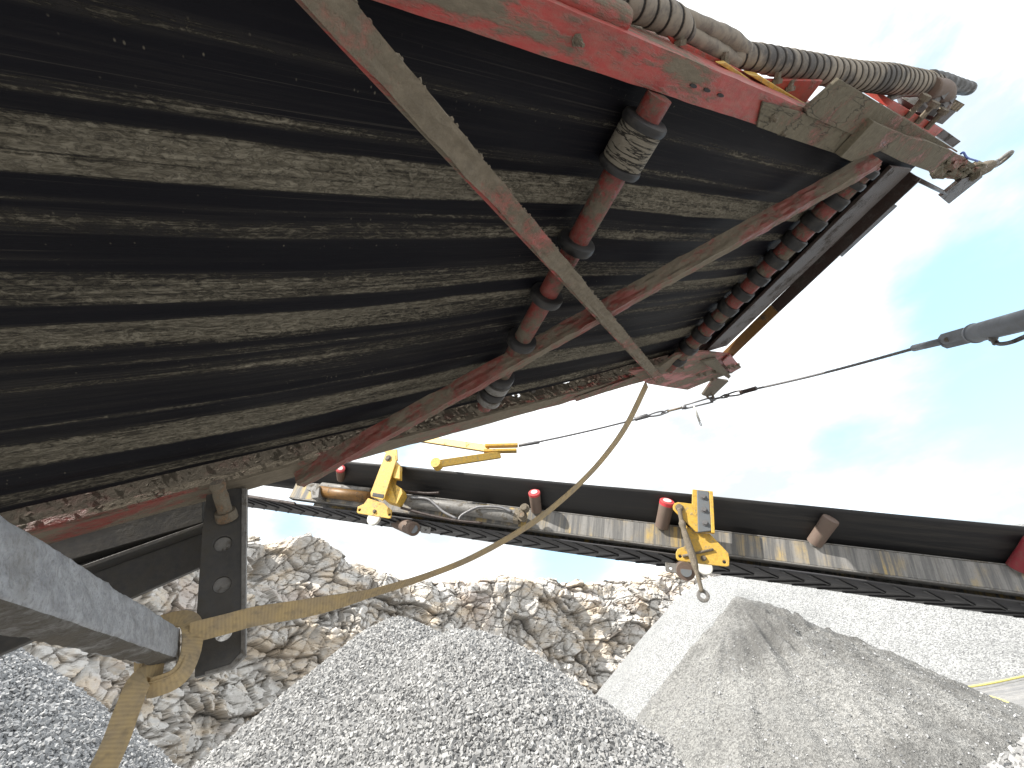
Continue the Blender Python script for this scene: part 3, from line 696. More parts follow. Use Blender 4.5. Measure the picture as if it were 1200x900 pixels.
# plates at the upper end of the near beam
def zp(lst, z, sc=1.0, ox=0, oy=0): return [oz(ox+x/sc, oy+y/sc, z) for x, y in lst]
Q2 = dict(sc=4.4444, ox=930, oy=60)
prism('guard_plate', zp([(62, 302), (240, 145), (855, 520), (830, 512), (620, 470), (420, 380), (340, 450), (75, 338)], -.058, **Q2), (0, 0, .012), m_olive, conv, label='mud caked guard plate')
prism('beam_splice', zp([(-160, 262), (70, 325), (332, 440), (252, 545), (-20, 455), (-190, 395)], -.052, **Q2), (0, 0, .006), m_olive, conv, label='mud caked splice on the red beam')
prism('take_up_plate', zp([(245, 552), (420, 366), (470, 392), (620, 455), (700, 470), (835, 525), (722, 632), (560, 575), (450, 520), (302, 576)], -.085, **Q2), (0, 0, .03), m_olive, conv, label='mud caked take up plate')
prism('guard_edge', zp([(430, 262), (600, 358), (856, 522), (850, 528), (596, 366), (425, 270)], -.004, **Q2), (0, 0, .02), m_brace, conv)
# crumbly end of the take-up
bm = bmesh.new()
for i in range(70):
    x = random.uniform(725, 965); y = 575+(x-725)*.20+random.uniform(-42, 62)*(1-.35*(x-725)/240)
    r = random.uniform(.016, .045); p = oz(930+x/4.444, 60+y/4.444, -.05+random.uniform(-.015, .03))
    g = bmesh.ops.create_icosphere(bm, subdivisions=1, radius=r, matrix=Matrix.Translation(p) @ Matrix.Diagonal((random.uniform(1, 2), random.uniform(.5, .9), .6, 1)))
    for v in g['verts']: v.co += Vector([random.uniform(-.3, .3)*r for _ in range(3)])
o = bm_obj('mud_crust', bm, m_olive, conv); o['kind'] = 'stuff'
prism('end_bracket', zp([(835, 525), (980, 612), (962, 650), (900, 690), (722, 632)], -.052, **Q2), (0, 0, .03), m_olive, conv)
prism('foot_plate', zp([(765, 758), (880, 665), (975, 636), (986, 655), (810, 796)], -.07, **Q2), (0, 0, .02), m_dark, conv)
rod('threaded_rod', zp([(630, 660), (795, 742)], -.06, **Q2), .011, m_dark, conv, 10)
# take-up screw with eye
pe = zp([(930, 640), (1030, 590), (1062, 574), (1090, 562)], -.06, **Q2)
sc_ = lathe('take_up_screw', pe[0], pe[1], [(0, .038), ((pe[1]-pe[0]).length*.75, .036), ((pe[1]-pe[0]).length, .026)], m_bolt, conv, 18)
rod('eye_shank', [pe[1]-(pe[2]-pe[1])*.2, pe[2]], .014, m_steel, sc_, 10)
ax = (pe[3]-pe[2]).normalized(); ay = Vector((0, 0, 1)).cross(ax).normalized()
er = (pe[3]-pe[2]).length*.9
rod('eye', [pe[3]+(ax*math.cos(t)*1.0+ay*math.sin(t)*.9)*er for t in np.linspace(0, 2*math.pi, 25)], .011, m_steel, sc_, 10)
tag(rod('cable_tie', curve_pts(zp([(870, 535), (885, 528), (905, 555), (958, 572)], -.05, **Q2), 14), .005, m_blue, conv, 8), 'blue cord tied to the take up', None)

# red parts standing on the beam at the head
prism('motor_box', zp([(520, 262), (782, 408), (736, 447), (484, 290)], .06, **Q2), (0, 0, .14), m_red_clean, conv, label='bright red motor box')
prism('box_end', zp([(742, 440), (785, 408), (872, 470), (830, 503)], .06, **Q2), (0, 0, .09), m_dark, conv)
for x, y in ((590, 345), (640, 375), (690, 405)):
    c = zp([(x, y)], .05, **Q2)[0]; lathe('bolt', c, c+Vector((-.02, -.10, .0)), [(0, .012), (.07, .012), (.07, .022), (.09, .022)], m_bolt, conv, 6)
gm = prism('hydraulic_motor', zp([(640, 290), (720, 265), (765, 330), (735, 375), (660, 350)], .1, **Q2), (0, 0, .12), m_steel, conv, label='grey hydraulic motor')
bl = prism('valve_block', zp([(775, 290), (850, 312), (775, 382), (715, 362)], .10, **Q2), (0, 0, .10), m_dark, conv)
for i in range(5):
    c = zp([(785+i*14, 283+i*7)], .10, **Q2)[0]; lathe('bolt', c, c+Vector((0, -.04, 0)), [(0, .011), (.035, .011)], m_bolt, conv, 6)
for x, y in ((650, 330), (690, 300), (705, 345), (735, 320)):
    c = zp([(x, y)], .09, **Q2)[0]; lathe('fitting', c, c+Vector((.03, -.10, .03)), [(0, .026), (.05, .026), (.05, .036), (.08, .036), (.08, .022), (.11, .022)], m_galv, conv, 6)
rod('pipe_elbow', curve_pts(zp([(700, 190), (775, 205), (780, 250), (745, 312)], .12, **Q2), 16), .042, m_brown, conv, 14)
# yellow strips and red cover along the beam
Q6 = dict(sc=4.2857, ox=680, oy=0)
prism('cover_plate', zp([(430, 170), (700, 300), (905, 400), (1220, 405), (1130, 520), (900, 430), (480, 235)], .06, **Q6), (0, 0, .012), m_red_clean, conv, label='red cover plate')
prism('yellow_strip', zp([(690, 318), (735, 315), (890, 425), (1000, 478), (975, 482), (850, 430), (740, 350)], .03, **Q6), (0, 0, .014), m_yel, conv)
prism('yellow_strip', zp([(840, 372), (905, 382), (1132, 522), (1112, 545)], .035, **Q6), (0, 0, .025), m_yel, conv)
for x, y in ((985, 422), (1050, 458), (500, 232), (720, 330)):
    c = zp([(x, y)], .05, **Q6)[0]; lathe('bolt', c, c+Vector((-.012, -.035, .02)), [(0, .016), (.012, .016), (.012, .010), (.03, .010)], m_bolt, conv, 6)
# flange bolts and slots
def hexbolt(p, r, par=conv):
    p = Vector(p); w = lathe('bolt', p+Vector((0, 0, .004)), p+Vector((0, 0, -.03)), [(0, r*1.5), (.005, r*1.5), (.005, r), (.016, r), (.016, r*.55), (.028, r*.5)], m_bolt, par, 6)
    return w
for x, y, r in ((676, 47, .0075), (904, 137, .012), (915, 155, .007)): hexbolt(oz(x, y, -.047), r)
for x, y in ((813, 101), (829, 106), (845, 112)):
    c = oz(x, y, -.0485); prism('slot', [c+Vector((.014*math.cos(t), .004*math.sin(t), 0)) for t in np.linspace(0, 2*math.pi, 11)[:-1]], (0, 0, .003), m_cleat, conv, bevel=0)
# red pipe and end cap lying along the beam
pp = zp([(-300, -95), (180, 25), (345, 160)], .035, **Q6)
ln = (pp[2]-pp[0]).length
lathe('red_pipe', oz(600, -32, .0), oz(762, 36, .0), [(0, .026), (.27, .026), (.285, .022)], m_red, conv, 20)

# far end bracket of the far beam (bottom right of the belt)
Q3 = dict(sc=6.0, ox=690, oy=380)
prism('end_gusset', zp([(270, 330), (500, 300), (620, 215), (800, 195), (1000, 215), (1072, 305), (1000, 345), (900, 380), (760, 435), (695, 462), (540, 440), (420, 420)], -.075, **Q3), (0, 0, .02), m_red, conv, label='red gusset plate with bolt holes')
prism('gusset_flap', zp([(800, 265), (900, 245), (1000, 365), (985, 385), (850, 300)], -.10, **Q3), (0, 0, .018), m_olive, conv)
prism('gusset_tab', zp([(940, 262), (990, 215), (1072, 300), (1000, 348)], -.092, **Q3), (0, 0, .012), m_red, conv)
prism('rope_lug', zp([(880, 385), (985, 400), (880, 500), (835, 510), (800, 500)], -.09, **Q3), (0, 0, .02), m_red_dirty, conv)
for x, y in ((655, 300), (770, 355), (810, 345), (880, 330), (980, 298), (1015, 290), (1048, 282), (1090, 300)):
    if x < 1060: hexbolt(oz(690+x/6, 380+y/6, -.078 if x < 900 else -.093), .012)
prism('lip_plate', zp([(-102, 520), (-88, 545), (270, 430), (320, 370)], -.068, **Q3), (0, 0, .004), m_brace2, conv)
lathe('idler_bracket_bolt', ov(622, 455, v2-.03), ov(629, 461, v2-.05), [(0, .016), (.03, .014)], m_steel, conv, 8)

# ------------------------------------------------------------------ chassis beam with hanger plate (left)
ch = thing('chassis_beam', 'black steel chassis beam with a drilled hanger plate at the lower left', 'steel beam', MO)
vb = 1.78
prism('beam_web', [ov(x, y, vb) for x, y in ((-140, 660), (290, 560), (290, 640), (157, 699), (45, 747), (-140, 828))], (0, .02, 0), m_blacksteel, ch)
prism('beam_flange', [ov(x, y, vb-.01) for x, y in ((-140, 640), (240, 570), (240, 618), (95, 660), (-140, 735))], (0, -.05, 0), m_blacksteel, ch)
ridge = [ov(x, y, vb-.065) for x, y in ((-140, 752), (95, 663), (240, 612), (240, 616), (95, 668), (-140, 758))]
prism('weld_rib', ridge, (0, .06, 0), m_blacksteel, ch)
vp = 1.63
ctr = ov(260, 680, vp); e1 = (ov(260, 690, vp)-ov(260, 670, vp)).normalized(); e2 = (ov(270, 680, vp)-ov(250, 680, vp)).normalized()
holes = []
for x, y in ((261, 637), (260, 685)):
    c = ov(x, y, vp); rr = (ov(x+10.5, y, vp)-c).length; holes.append(circle(c, rr, e2, (e1-e2*e1.dot(e2)).normalized(), 20))
c3 = ov(262, 741, vp); holes.append(circle(c3, rr*.95, e2, (e1-e2*e1.dot(e2)).normalized(), 20))
hp = prism('hanger_plate', [ov(x, y, vp) for x, y in ((243, 572), (289, 572), (288, 768), (272, 782), (228, 794), (229, 740), (237, 620))], (0, .035, 0), m_blacksteel, ch, holes)
prism('plate_rim', [ov(x, y, vp-.004) for x, y in ((283, 572), (289, 572), (288, 768), (272, 783), (240, 791), (240, 787), (270, 778), (282, 764))], (0, .03, 0), m_steel, ch)
for h in holes[:2]:
    c = sum(h, Vector())/len(h); lathe('bushing', c+Vector((0, .010, 0)), c+Vector((0, .10, 0)), [(0, rr*.995), (.05, rr*.995)], m_steel, ch, 20)
pa_, pb_ = ov(254, 565, vp-.10), ov(265, 603, vp-.01)
pin = lathe('pivot_pin', pa_, pb_, [(0, .019), (.012, .024), (.03, .019), (.05, .022), (.09, .021), ((pb_-pa_).length, .022)], m_rustpin, ch, 20)
lathe('collar', pb_-(pb_-pa_).normalized()*.014, pb_+(pb_-pa_).normalized()*.02, [(0, .03), (.012, .032), (.03, .032)], m_rustpin, pin, 24)

# ------------------------------------------------------------------ grey cross tube with strap
v0 = 1.45
def tubept(px, py, v): return MO @ ov(px, py, v)
tA = tubept(208, 733, v0); tB = tubept(207, 770, v0); tC = tubept(190, 787, v0)
far = (lambda k: MO @ Vector((0, 0, 0)))(0)
# near end: same section where it leaves the frame
sA = CP+ray(0, 597).normalized()*1.0
w0 = lc(208, 733)*(v0/lc(208, 733).y); kk = w0.x/lc(0, 597).x; nA = MO @ (lc(0, 597)*kk-Vector((0, 0, D)))
tdir = (nA-tA).normalized()
up = (tA-tB)-tdir*(tA-tB).dot(tdir); sd = tdir.cross(up).normalized()*1.0
hgt = up.length*1.04; up.normalize()
if sd.dot(d1) < 0: sd = -sd
wid = .052
tube = thing('grey_tube', 'grey painted steel tube with crusted surface reaching in from the left', 'steel tube', Matrix.Translation(tA))
def rr_section(c):       # rounded rectangle, corner tA = top corner facing the camera
    o = []; r = .009
    for (cx, cy, a0) in ((-r, -r, 0), (-wid+r, -r, 90), (-wid+r, -hgt+r, 180), (-r, -hgt+r, 270)):
        for k in range(5):
            t = rad(a0+k*22.5); o.append(c+sd*(cx+r*math.cos(t))+up*(cy+r*math.sin(t)))
    q = []
    for k in range(20):
        q.append(o[k]); nx = o[(k+1) % 20]
        if k % 5 == 4: q += [o[k].lerp(nx, t/7) for t in range(1, 7)]
    return q
bm = bmesh.new(); rows = []; L = (nA-tA).length*2.2; nseg = 240
for i in range(nseg+1):
    c = tA-tdir*.035+tdir*(L*i/nseg); sec = rr_section(c); row = []
    for k, p in enumerate(sec):
        e = (fbm(np.array([i*.22]), np.array([k*.5]), 15, 5)[0]-.5)*.0075; cc = c-sd*wid/2-up*hgt/2
        row.append(bm.verts.new(p+(p-cc).normalized()*e-tA))
    rows.append(row)
for r0, r1 in zip(rows, rows[1:]):
    for k in range(44): bm.faces.new((r0[k], r0[(k+1) % 44], r1[(k+1) % 44], r1[k])).smooth = True
bm.faces.new(rows[0]); bm.faces.new(rows[-1])
tw_ = bm_obj('tube_wall', bm, m_tube, tube); tw_.data.materials.append(m_tube_shade_grime)
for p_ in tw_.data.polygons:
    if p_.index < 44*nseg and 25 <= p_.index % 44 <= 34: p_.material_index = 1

strap = thing('lashing_strap', 'tan woven lashing strap looped round the grey tube and tied up to the red conveyor', 'strap', Matrix.Translation(tA))
tAo = tA
loc_ = lambda p: Vector(p)-tAo
P1 = MO @ oz(758, 450, -.075); P0 = tA+tdir*-.02+sd*.02+up*.0
pl_n = (P1-P0).cross(Vector((0, 0, 1))).normalized()
def onvp(px, py): w = ray(px, py); return CP+w*((P0-CP).dot(pl_n)/w.dot(pl_n))
path = [onvp(222, 742)]+[onvp(x, y) for x, y in ((262, 732), (300, 722), (350, 714), (400, 704), (450, 691), (500, 675), (550, 655), (600, 628), (640, 601), (680, 566), (710, 533), (735, 497))]+[P1]
cp = curve_pts(path, 90); Wd = []
for i, p in enumerate(cp):
    t = (cp[min(i+1, 89)]-cp[max(i-1, 0)]).normalized(); view = (p-CP).normalized(); f = i/89
    w = t.cross(view).normalized(); tw = np.interp(f, [0, .12, .25, .36, .5, .62, .8, 1], [10, 6, 16, 64, 70, 66, 64, 50])
    Wd.append(Matrix.Rotation(rad(tw), 3, t) @ w)
ribbon('long_strand', [loc_(p) for p in cp], Wd, .050, .0025, m_strap, strap)
# loop round the tube end, sagging below it
lp = []
cen = tA-sd*wid/2-up*hgt/2
for i in range(49):
    t = 2*math.pi*i/48; c_, s_ = math.cos(t), math.sin(t)
    ex, ey = wid*.5+.010, hgt*.5+.008
    x = ex*abs(c_)**.6*(1 if c_ > 0 else -1)*1.08; y = ey*abs(s_)**.6*(1 if s_ > 0 else -1)
    if y < 0: y *= 1.5
    lp.append(cen+sd*x+up*y+tdir*(.012+.045*(-y/hgt)-.018))
Wl = []
for p in lp:
    rdl = (p-cen); rdl = (rdl-tdir*rdl.dot(tdir)).normalized(); Wl.append((-tdir*.55+rdl*(.85 if rdl.dot(sd) > -.3 else .35)).normalized())
ribbon('loop', [loc_(p+w*.020) for p, w in zip(lp, Wl)], Wl, .048, .003, m_strap, strap)
lp2 = [cen+(p-cen)*1.10-tdir*(.036+.012*math.sin(2*math.pi*i/48)) for i, p in enumerate(lp)]
ribbon('loop', [loc_(p) for p in lp2], [tdir]*49, .046, .003, m_strap, strap)
tl0 = pt(166, 796, (lp[34]-CP).length-.01)
dq = (tl0-CP).length
tail = curve_pts([pt(190, 790, dq+.05), tl0, pt(150, 830, dq*.985), pt(136, 868, dq*.97), pt(116, 912, dq*.95), pt(96, 960, dq*.93)], 40)
Wt = [ (tail[min(i+1, 39)]-tail[max(i-1, 0)]).normalized().cross((p-CP).normalized()).normalized() for i, p in enumerate(tail)]
ribbon('tail_strand', [loc_(p) for p in tail], Wt, .047, .0025, m_strap, strap)

# ------------------------------------------------------------------ side conveyor in the middle distance
vB = -ray(-1100, 395).normalized(); a1 = vB if vB.x > 0 else -vB
a2 = Vector((0, 0, 1)).cross(a1).normalized(); a3 = a1.cross(a2).normalized()
OB = CP+ray(780, 641)*(3.2/F_PX)
MB = Matrix((a1, a2, a3)).transposed().to_4x4(); MB.translation = OB
def lb_(px, py): w = ray(px, py); o = CP-OB; return Vector((w.dot(a1), w.dot(a2), w.dot(a3))), Vector((o.dot(a1), o.dot(a2), o.dot(a3)))
def bw(px, py, w=0.0): r, o = lb_(px, py); return o+r*((w-o.y)/r.y)
def bh(px, py, h=0.0): r, o = lb_(px, py); return o+r*((h-o.z)/r.z)
side = thing('side_conveyor', 'black side conveyor with yellow brackets crossing behind the strap', 'conveyor', MB)
pA, pB = bw(290, 560), bw(1300, 712)
s0, s1 = -3.45, bw(1330, 715).x+.4
ht = bw(790, 617).z
hb = bw(790, 641).z
def strip(name, prof, s0, s1, mat, n=80, jit=0.0, label=None, solid=None):
    ss = np.linspace(s0, s1, n); me_v = np.array([[(s, w, h) for (w, h) in prof] for s in ss])
    me_v[..., 2] += (fbm(ss*1.3, ss*0, 5, 3)-.5)[:, None]*jit
    o = link(name, mesh_np(name, me_v.reshape(-1, 3), gridfaces(len(prof), n), True), mat, side, label)
    md = o.modifiers.new('thickness', 'SOLIDIFY'); md.thickness = solid or .01; md.offset = 1; return o
def bar_b(name, pts, ext, mat, holes=(), label=None, bevel=.003): return prism(name, pts, ext, mat, side, holes, bevel, label)
# return belt with moulded cleats
hr = hb-.045
w_f = bh(900, 680, hr).y
w_f = max(.35, min(w_f, .98)); print('WF', w_f)
# frame channels
WF = w_f-.03
for w in (0.0, WF):
    bar_b('frame_channel', [(s0, w, hb), (s1, w, hb), (s1, w, ht), (s0, w, ht)], (0, .012 if w == 0 else -.012, 0), m_webB, label='weathered channel with grey and yellow streaks')
    sg = 1 if w == 0 else -1
    bar_b('channel_flange', [(s0, w-.004*sg, hb-.012), (s1, w-.004*sg, hb-.012), (s1, w-.004*sg, hb-.001), (s0, w-.004*sg, hb-.001)], (0, .07*sg, 0), m_steel)
    bar_b('channel_flange', [(s0, w, ht+.001), (s1, w, ht+.001), (s1, w, ht+.011), (s0, w, ht+.011)], (0, .07*sg, 0), m_steel)
# trough belt: near wing, bottom, far wing
hw_ = bw(860, 584, -.14).z; 
prof = [(-.14, hw_), (-.125, hw_-.02), (.03, ht+.045), (.08, ht+.022), (.16, ht+.014), (WF-.16, ht+.014), (WF-.06, ht+.03), (WF-.02, ht+.055), (WF+.14, hw_)]
strip('trough_belt', prof, s0-1.5, s1, m_wing, 90, .012, 'black trough belt')
prof = [(.02, hr), (w_f*.5, hr-.006), (w_f, hr)]
rb = strip('return_belt', prof, s0-1.5, s1, m_chev, 90, .012, 'chevron return belt')
cm = None
n_c = int((s1-s0+1.5)/.16)
for i in range(n_c):
    s = s0-1.4+i*.16
    if cm is None:
        bm = bmesh.new()
        for sg in (0, 1):
            a_, b_ = (Vector((0, .03, -.004)), Vector((.17, w_f*.48, -.010))) if sg == 0 else (Vector((.17, w_f*.52, -.010)), Vector((0, w_f-.03, -.004)))
            q_ = Vector((.022, 0, 0)); add_prism(bm, [a_, b_, b_+q_, a_+q_], (0, 0, -.016))
        c0 = bm_obj('chevron_cleat', bm, m_cleat, rb); cm = c0.data; c0.location = (s, 0, hr)
    else:
        c = link('chevron_cleat', cm, None, rb); c.location = (s, 0, hr)
# wing rollers
for x0, y0, x1, y1, r, mcap, mbody in ((400, 562, 399, 549, .042, m_pink, m_brown), (629, 600, 626, 577, .048, m_pink, m_brown), (775, 619, 782, 587, .054, m_pink, m_brown), (953, 638, 974, 608, .052, m_brown, m_brown), (1190, 668, 1215, 634, .056, m_darkred, m_darkred)):
    a, b = bw(x0, y0, .01), bw(x1, y1, -.15); L = (b-a).length
    r_ = lathe('wing_roller', a, b, [(0, r*.5), (.012, r*.5), (.014, r*.92), (L*.5, r*.94), (L-.01, r), (L, r*.95)], mbody, side, 28)
    lathe('roller_cap', b-(b-a).normalized()*.002, b+(b-a).normalized()*.004, [(0, r*.9), (.003, r*.9), (.004, r*.6)], m_capred if mcap is m_pink else mcap, r_, 24)
    if mcap is m_pink: lathe('cap_centre', b+(b-a).normalized()*.003, b+(b-a).normalized()*.008, [(0, r*.58), (.004, r*.55)], m_pink, r_, 20)
    if mcap is m_pink: lathe('red_band', b-(b-a).normalized()*L*.34, b-(b-a).normalized()*.001, [(0, r*.95), (L*.33, r*1.01)], m_capred, r_, 28)
    lathe('roller_seat', a-(b-a).normalized()*.02, a+(b-a).normalized()*.016, [(0, r*.4), (.03, r*.6), (.036, r*.5)], m_steel, r_, 16)

def yz(lst, sc, ox, oy, w): return [bw(ox+x/sc, oy+y/sc, w) for x, y in lst]
Z6 = (5.4545, 640, 560)
# right bracket
br = bar_b('yellow_bracket', yz([(935, 72), (1066, 85), (1079, 352), (960, 345), (835, 225), (812, 200), (810, 180), (820, 162), (845, 154), (932, 165)], *Z6, -.20), (0, .016, 0), m_yel, label='yellow upper bracket with grey wear pad')
def child(o, p): o.parent = p; return o
child(bar_b('bracket_side', yz([(1042, 83), (1066, 85), (1079, 352), (1057, 350)], *Z6, -.225), (0, .03, 0), m_yel), br)
child(bar_b('wear_pad', yz([(965, 76), (1040, 85), (1056, 338), (972, 347)], *Z6, -.222), (0, .02, 0), m_pad, bevel=.004), br)
def bcap(x, y, w, r, mat, par, sc=Z6, d=.016):
    c = bw(sc[1]+x/sc[0], sc[2]+y/sc[0], w); return lathe('bolt', c, c+Vector((0, -d, 0)), [(0, r*1.35), (d*.3, r*1.35), (d*.3, r), (d, r*.85)], mat, par, 10)
for x, y in ((1003, 122), (1008, 205), (1015, 290)): bcap(x, y, -.222, .016, m_galv, br)
bcap(852, 192, -.20, .022, m_bolt, br)
c = [circle(bw(640+x/5.4545, 560+y/5.4545, -.17), .012, Vector((1, 0, 0)), Vector((0, 0, 1)), 10) for x, y in ((857, 500), (1140, 537))]
lowp = bar_b('yellow_bracket', yz([(893, 300), (960, 352), (1045, 355), (1165, 480), (1171, 520), (1170, 562), (1150, 566), (960, 545), (845, 527), (831, 512), (829, 480), (840, 455), (890, 435), (885, 400)], *Z6, -.17), (0, .014, 0), m_yel, c, label='yellow lower bracket plate with rod')
child(rod('welded_rod', yz([(872, 500), (1068, 457)], *Z6, -.177), .009, m_bolt, None, 10), lowp)
bcap(1006, 514, -.17, .014, m_bolt, lowp)
lk = yz([(852, 195), (862, 258), (884, 345), (935, 500), (962, 600), (998, 730), (1005, 752)], *Z6, -.215)
lkp = curve_pts(lk[:6], 40)
def lr(i, L, th): return float(np.interp(i/39, [0, .25, .27, .33, .35, .42, .58, .72, .8, 1], [.016, .015, .024, .024, .016, .022, .026, .022, .014, .013]))
link_ = rod('link_rod', lkp, lr, m_bolt, side, 16, 'rusty turnbuckle link hanging down')
ce = lk[6]; bm = bmesh.new(); add_prism(bm, circle(ce, .040, Vector((1, 0, 0)), Vector((0, 0, 1)), 22), (0, .022, 0), [circle(ce, .018, Vector((1, 0, 0)), Vector((0, 0, 1)), 14)])
bm_obj('rod_eye', bm, m_steel, link_, bevel=.004)
# roller under the return belt, right
def underroll(x, y, sc, r, ears, ex, ey):
    c = bw(sc[1]+x/sc[0], sc[2]+y/sc[0], -.06); e = bw(sc[1]+ex/sc[0], sc[2]+ey/sc[0], .28)
    L = (e-c).length; rr_ = lathe('belt_support_roller', c, e, [(0, r*.5), (.0, r*.62), (.006, r*.62), (.006, r), (L-.01, r), (L, r*.8)], m_brown, side, 28)
    lathe('roller_face', c+Vector((0, -.004, 0)), c+Vector((0, .006, 0)), [(0, r*.60), (.008, r*.60)], m_pad, rr_, 24)
    for pts in ears:
        P = yz(pts, *sc, -.02); bm = bmesh.new(); cc = sum(P, Vector())/len(P)
        add_prism(bm, P, (0, .012, 0), [circle(cc, .010, Vector((1, 0, 0)), Vector((0, 0, 1)), 10)]); bm_obj('roller_bracket', bm, m_steel, rr_, bevel=.002)
underroll(895, 598, Z6, .062, [[(762, 540), (842, 548), (840, 608), (775, 600), (762, 590)], [(975, 570), (1025, 575), (1022, 632), (1000, 638), (978, 625)]], 860, 570)
cw = bw(640+1018/5.4545, 560+572/5.4545, -.03); lathe('guide_disc', cw, cw+Vector((0, .03, 0)), [(0, .045), (.004, .05), (.026, .05), (.03, .045)], m_white, side, 24)
# left folding bracket
Z4 = (4.0, 340, 490)
hole4 = [circle(bw(340+x/4, 490+y/4, -.16), .013, Vector((1, 0, 0)), Vector((0, 0, 1)), 10) for x, y in ((325, 430), (465, 452))]
arm = bar_b('yellow_bracket', yz([(445, 168), (460, 160), (480, 162), (493, 175), (497, 200), (440, 378), (432, 385), (378, 368), (376, 350), (384, 330)], *Z4, -.27), (0, .016, 0), m_yel, label='yellow folding bracket arm')
child(bar_b('arm_slot', yz([(387, 349), (440, 357), (437, 376), (384, 366)], *Z4, -.273), (0, .012, 0), m_cleat), arm)
child(bar_b('arm_cheek', yz([(497, 200), (440, 378), (446, 386), (500, 402), (527, 350), (522, 330), (468, 293), (487, 255)], *Z4, -.21), (0, .10, 0), m_yel), arm)
child(bar_b('arm_tab', yz([(487, 218), (515, 222), (514, 285), (483, 280)], *Z4, -.25), (0, .05, 0), m_yel), arm)
child(bar_b('arm_pivot_plate', yz([(440, 155), (500, 145), (503, 195), (485, 215)], *Z4, -.2), (0, .016, 0), m_yel), arm)
bcap(460, 188, -.27, .022, m_bolt, arm, Z4)
lp_ = bar_b('yellow_bracket', yz([(365, 374), (440, 400), (476, 432), (472, 466), (464, 470), (318, 446), (312, 440), (316, 415), (345, 402)], *Z4, -.16), (0, .014, 0), m_yel, hole4, label='yellow lower bracket plate on the left')
bcap(396, 437, -.16, .013, m_bolt, lp_, Z4)
cw = bw(340+390/4, 490+468/4, -.04); lathe('guide_disc', cw, cw+Vector((0, .03, 0)), [(0, .055), (.004, .062), (.026, .062), (.03, .055)], m_white, side, 24)
underroll(580, 520, Z4, .058, [[(525, 500), (548, 505), (548, 530), (530, 522)], [(615, 505), (660, 512), (655, 542), (612, 535)]], 500, 488)
# hydraulic cylinder along the channel, its clamp and lines
q_ = yz([(545, 385), (1060, 462)], *Z4, -.06); cyl = lathe('hydraulic_cylinder', q_[0], q_[1], [(0, .02), (0, .045), (.02, .045), (.05, .055), ((q_[1]-q_[0]).length*.5, .052), ((q_[1]-q_[0]).length, .052)], m_steel, side, 24, 'grey hydraulic cylinder along the channel')
lathe('end_clamp', q_[1]-Vector((.01, 0, 0)), q_[1]+(q_[1]-q_[0]).normalized()*.09, [(0, .06), (.04, .06), (.04, .035), (.09, .035)], m_bolt, cyl, 8)
for p in ([(560, 372), (640, 378), (680, 405), (720, 440), (782, 472)], [(790, 478), (805, 455), (860, 425), (900, 415), (985, 418), (1040, 440)], [(500, 335), (560, 345), (640, 352), (700, 350)], [(520, 420), (640, 452), (780, 480), (900, 492)]):
    rod('hydraulic_line', curve_pts(yz(p, *Z4, -.13), 24), .011, m_galv if p[0][0] > 550 and p[0][0] < 800 else m_dark, side, 10)
bcap(1100, 425, -.12, .03, m_bolt, side, Z4, .05); bcap(1090, 462, -.10, .03, m_rustpin, side, Z4, .06)
# left arm continuing behind the overhead conveyor
q_ = yz([(130, 342), (370, 372)], *Z4, -.05); rod('push_rod', q_, .05, m_rust, side, 18)
q_ = yz([(150, 318), (380, 345)], *Z4, .0); rod('push_rod', q_, .035, m_steel, side, 14)
bar_b('rod_clamp', yz([(75, 318), (115, 305), (138, 318), (132, 372), (100, 375), (95, 340), (78, 335)], *Z4, -.12), (0, .12, 0), m_steel)
bar_b('slide_rail', [bw(280, 578, -.02), bw(345, 588, -.02), bw(345, 591, -.02), bw(280, 581, -.02)], (0, .03, 0), m_dark)
# V-shaped outrigger arms
tip = pt(604, 524, 4.05); MBI = MB.inverted(); tl = MBI @ tip
def vbar(name, p, q, h, t, lab=None):
    p, q = Vector(p), Vector(q); d = (q-p).normalized(); upv = (Vector((0, 0, 1))-d*d.z).normalized(); sdv = d.cross(upv)
    return bar_b(name, [p-upv*h-sdv*t, q-upv*h-sdv*t, q+upv*h-sdv*t, p+upv*h-sdv*t], sdv*2*t, m_yel, label=lab)
pn, pf = MBI @ pt(512, 544, 3.85), MBI @ pt(478, 512, 4.7)
t1 = MBI @ pt(572, 526, 4.07)
vbar('outrigger_arm', pf, t1, .034, .018, 'yellow upper outrigger arm'); vbar('outrigger_arm', pn, MBI @ pt(586, 533, 4.03), .032, .018, 'yellow lower outrigger arm')
lathe('arm_pivot', pn+Vector((0, -.04, 0)), pn+Vector((0, .04, 0)), [(0, .045), (.08, .045)], m_yel, side, 18)
for dz in (-.035, .02): 
    p = MBI @ pt(568, 525, 4.06); vbar('tip_fork', p+Vector((0, 0, dz)), tl+Vector((.02, 0, dz)), .012, .03)

# ------------------------------------------------------------------ wire rope and tensioning cylinder
lug = MO @ oz(836, 461, -.10)
dl_ = (lug-CP).length
endp = pt(1230, 372, 2.55)
def rp(px, py, f): return pt(px, py, f)
t0 = MBI.inverted() @ tl
def rope_d(px):      # distance along the stay, straight between the arm tip and the lug
    return float(np.interp(px, [604, 836], [4.05, dl_]))
def rope(name, label, path_, r, grp):
    o = thing(name, label, 'wire rope', Matrix.Translation(path_[0]), grp); q = [p-path_[0] for p in path_]
    pts = [q[0]+(q[-1]-q[0])*(i/160) for i in range(161)]
    sagv = Vector((0, 0, -1)); pts = [p+sagv*(.012*math.sin(math.pi*i/160)) for i, p in enumerate(pts)]
    bm = bmesh.new(); add_sweep(bm, pts, lambda i, L, th: r*(1+.10*math.cos(6*th-L*160)), 18); bm_obj('strands', bm, m_galv, o); return o, path_[0]
PR = [rp(610, 522, rope_d(610)), rp(762, 487, rope_d(762))]
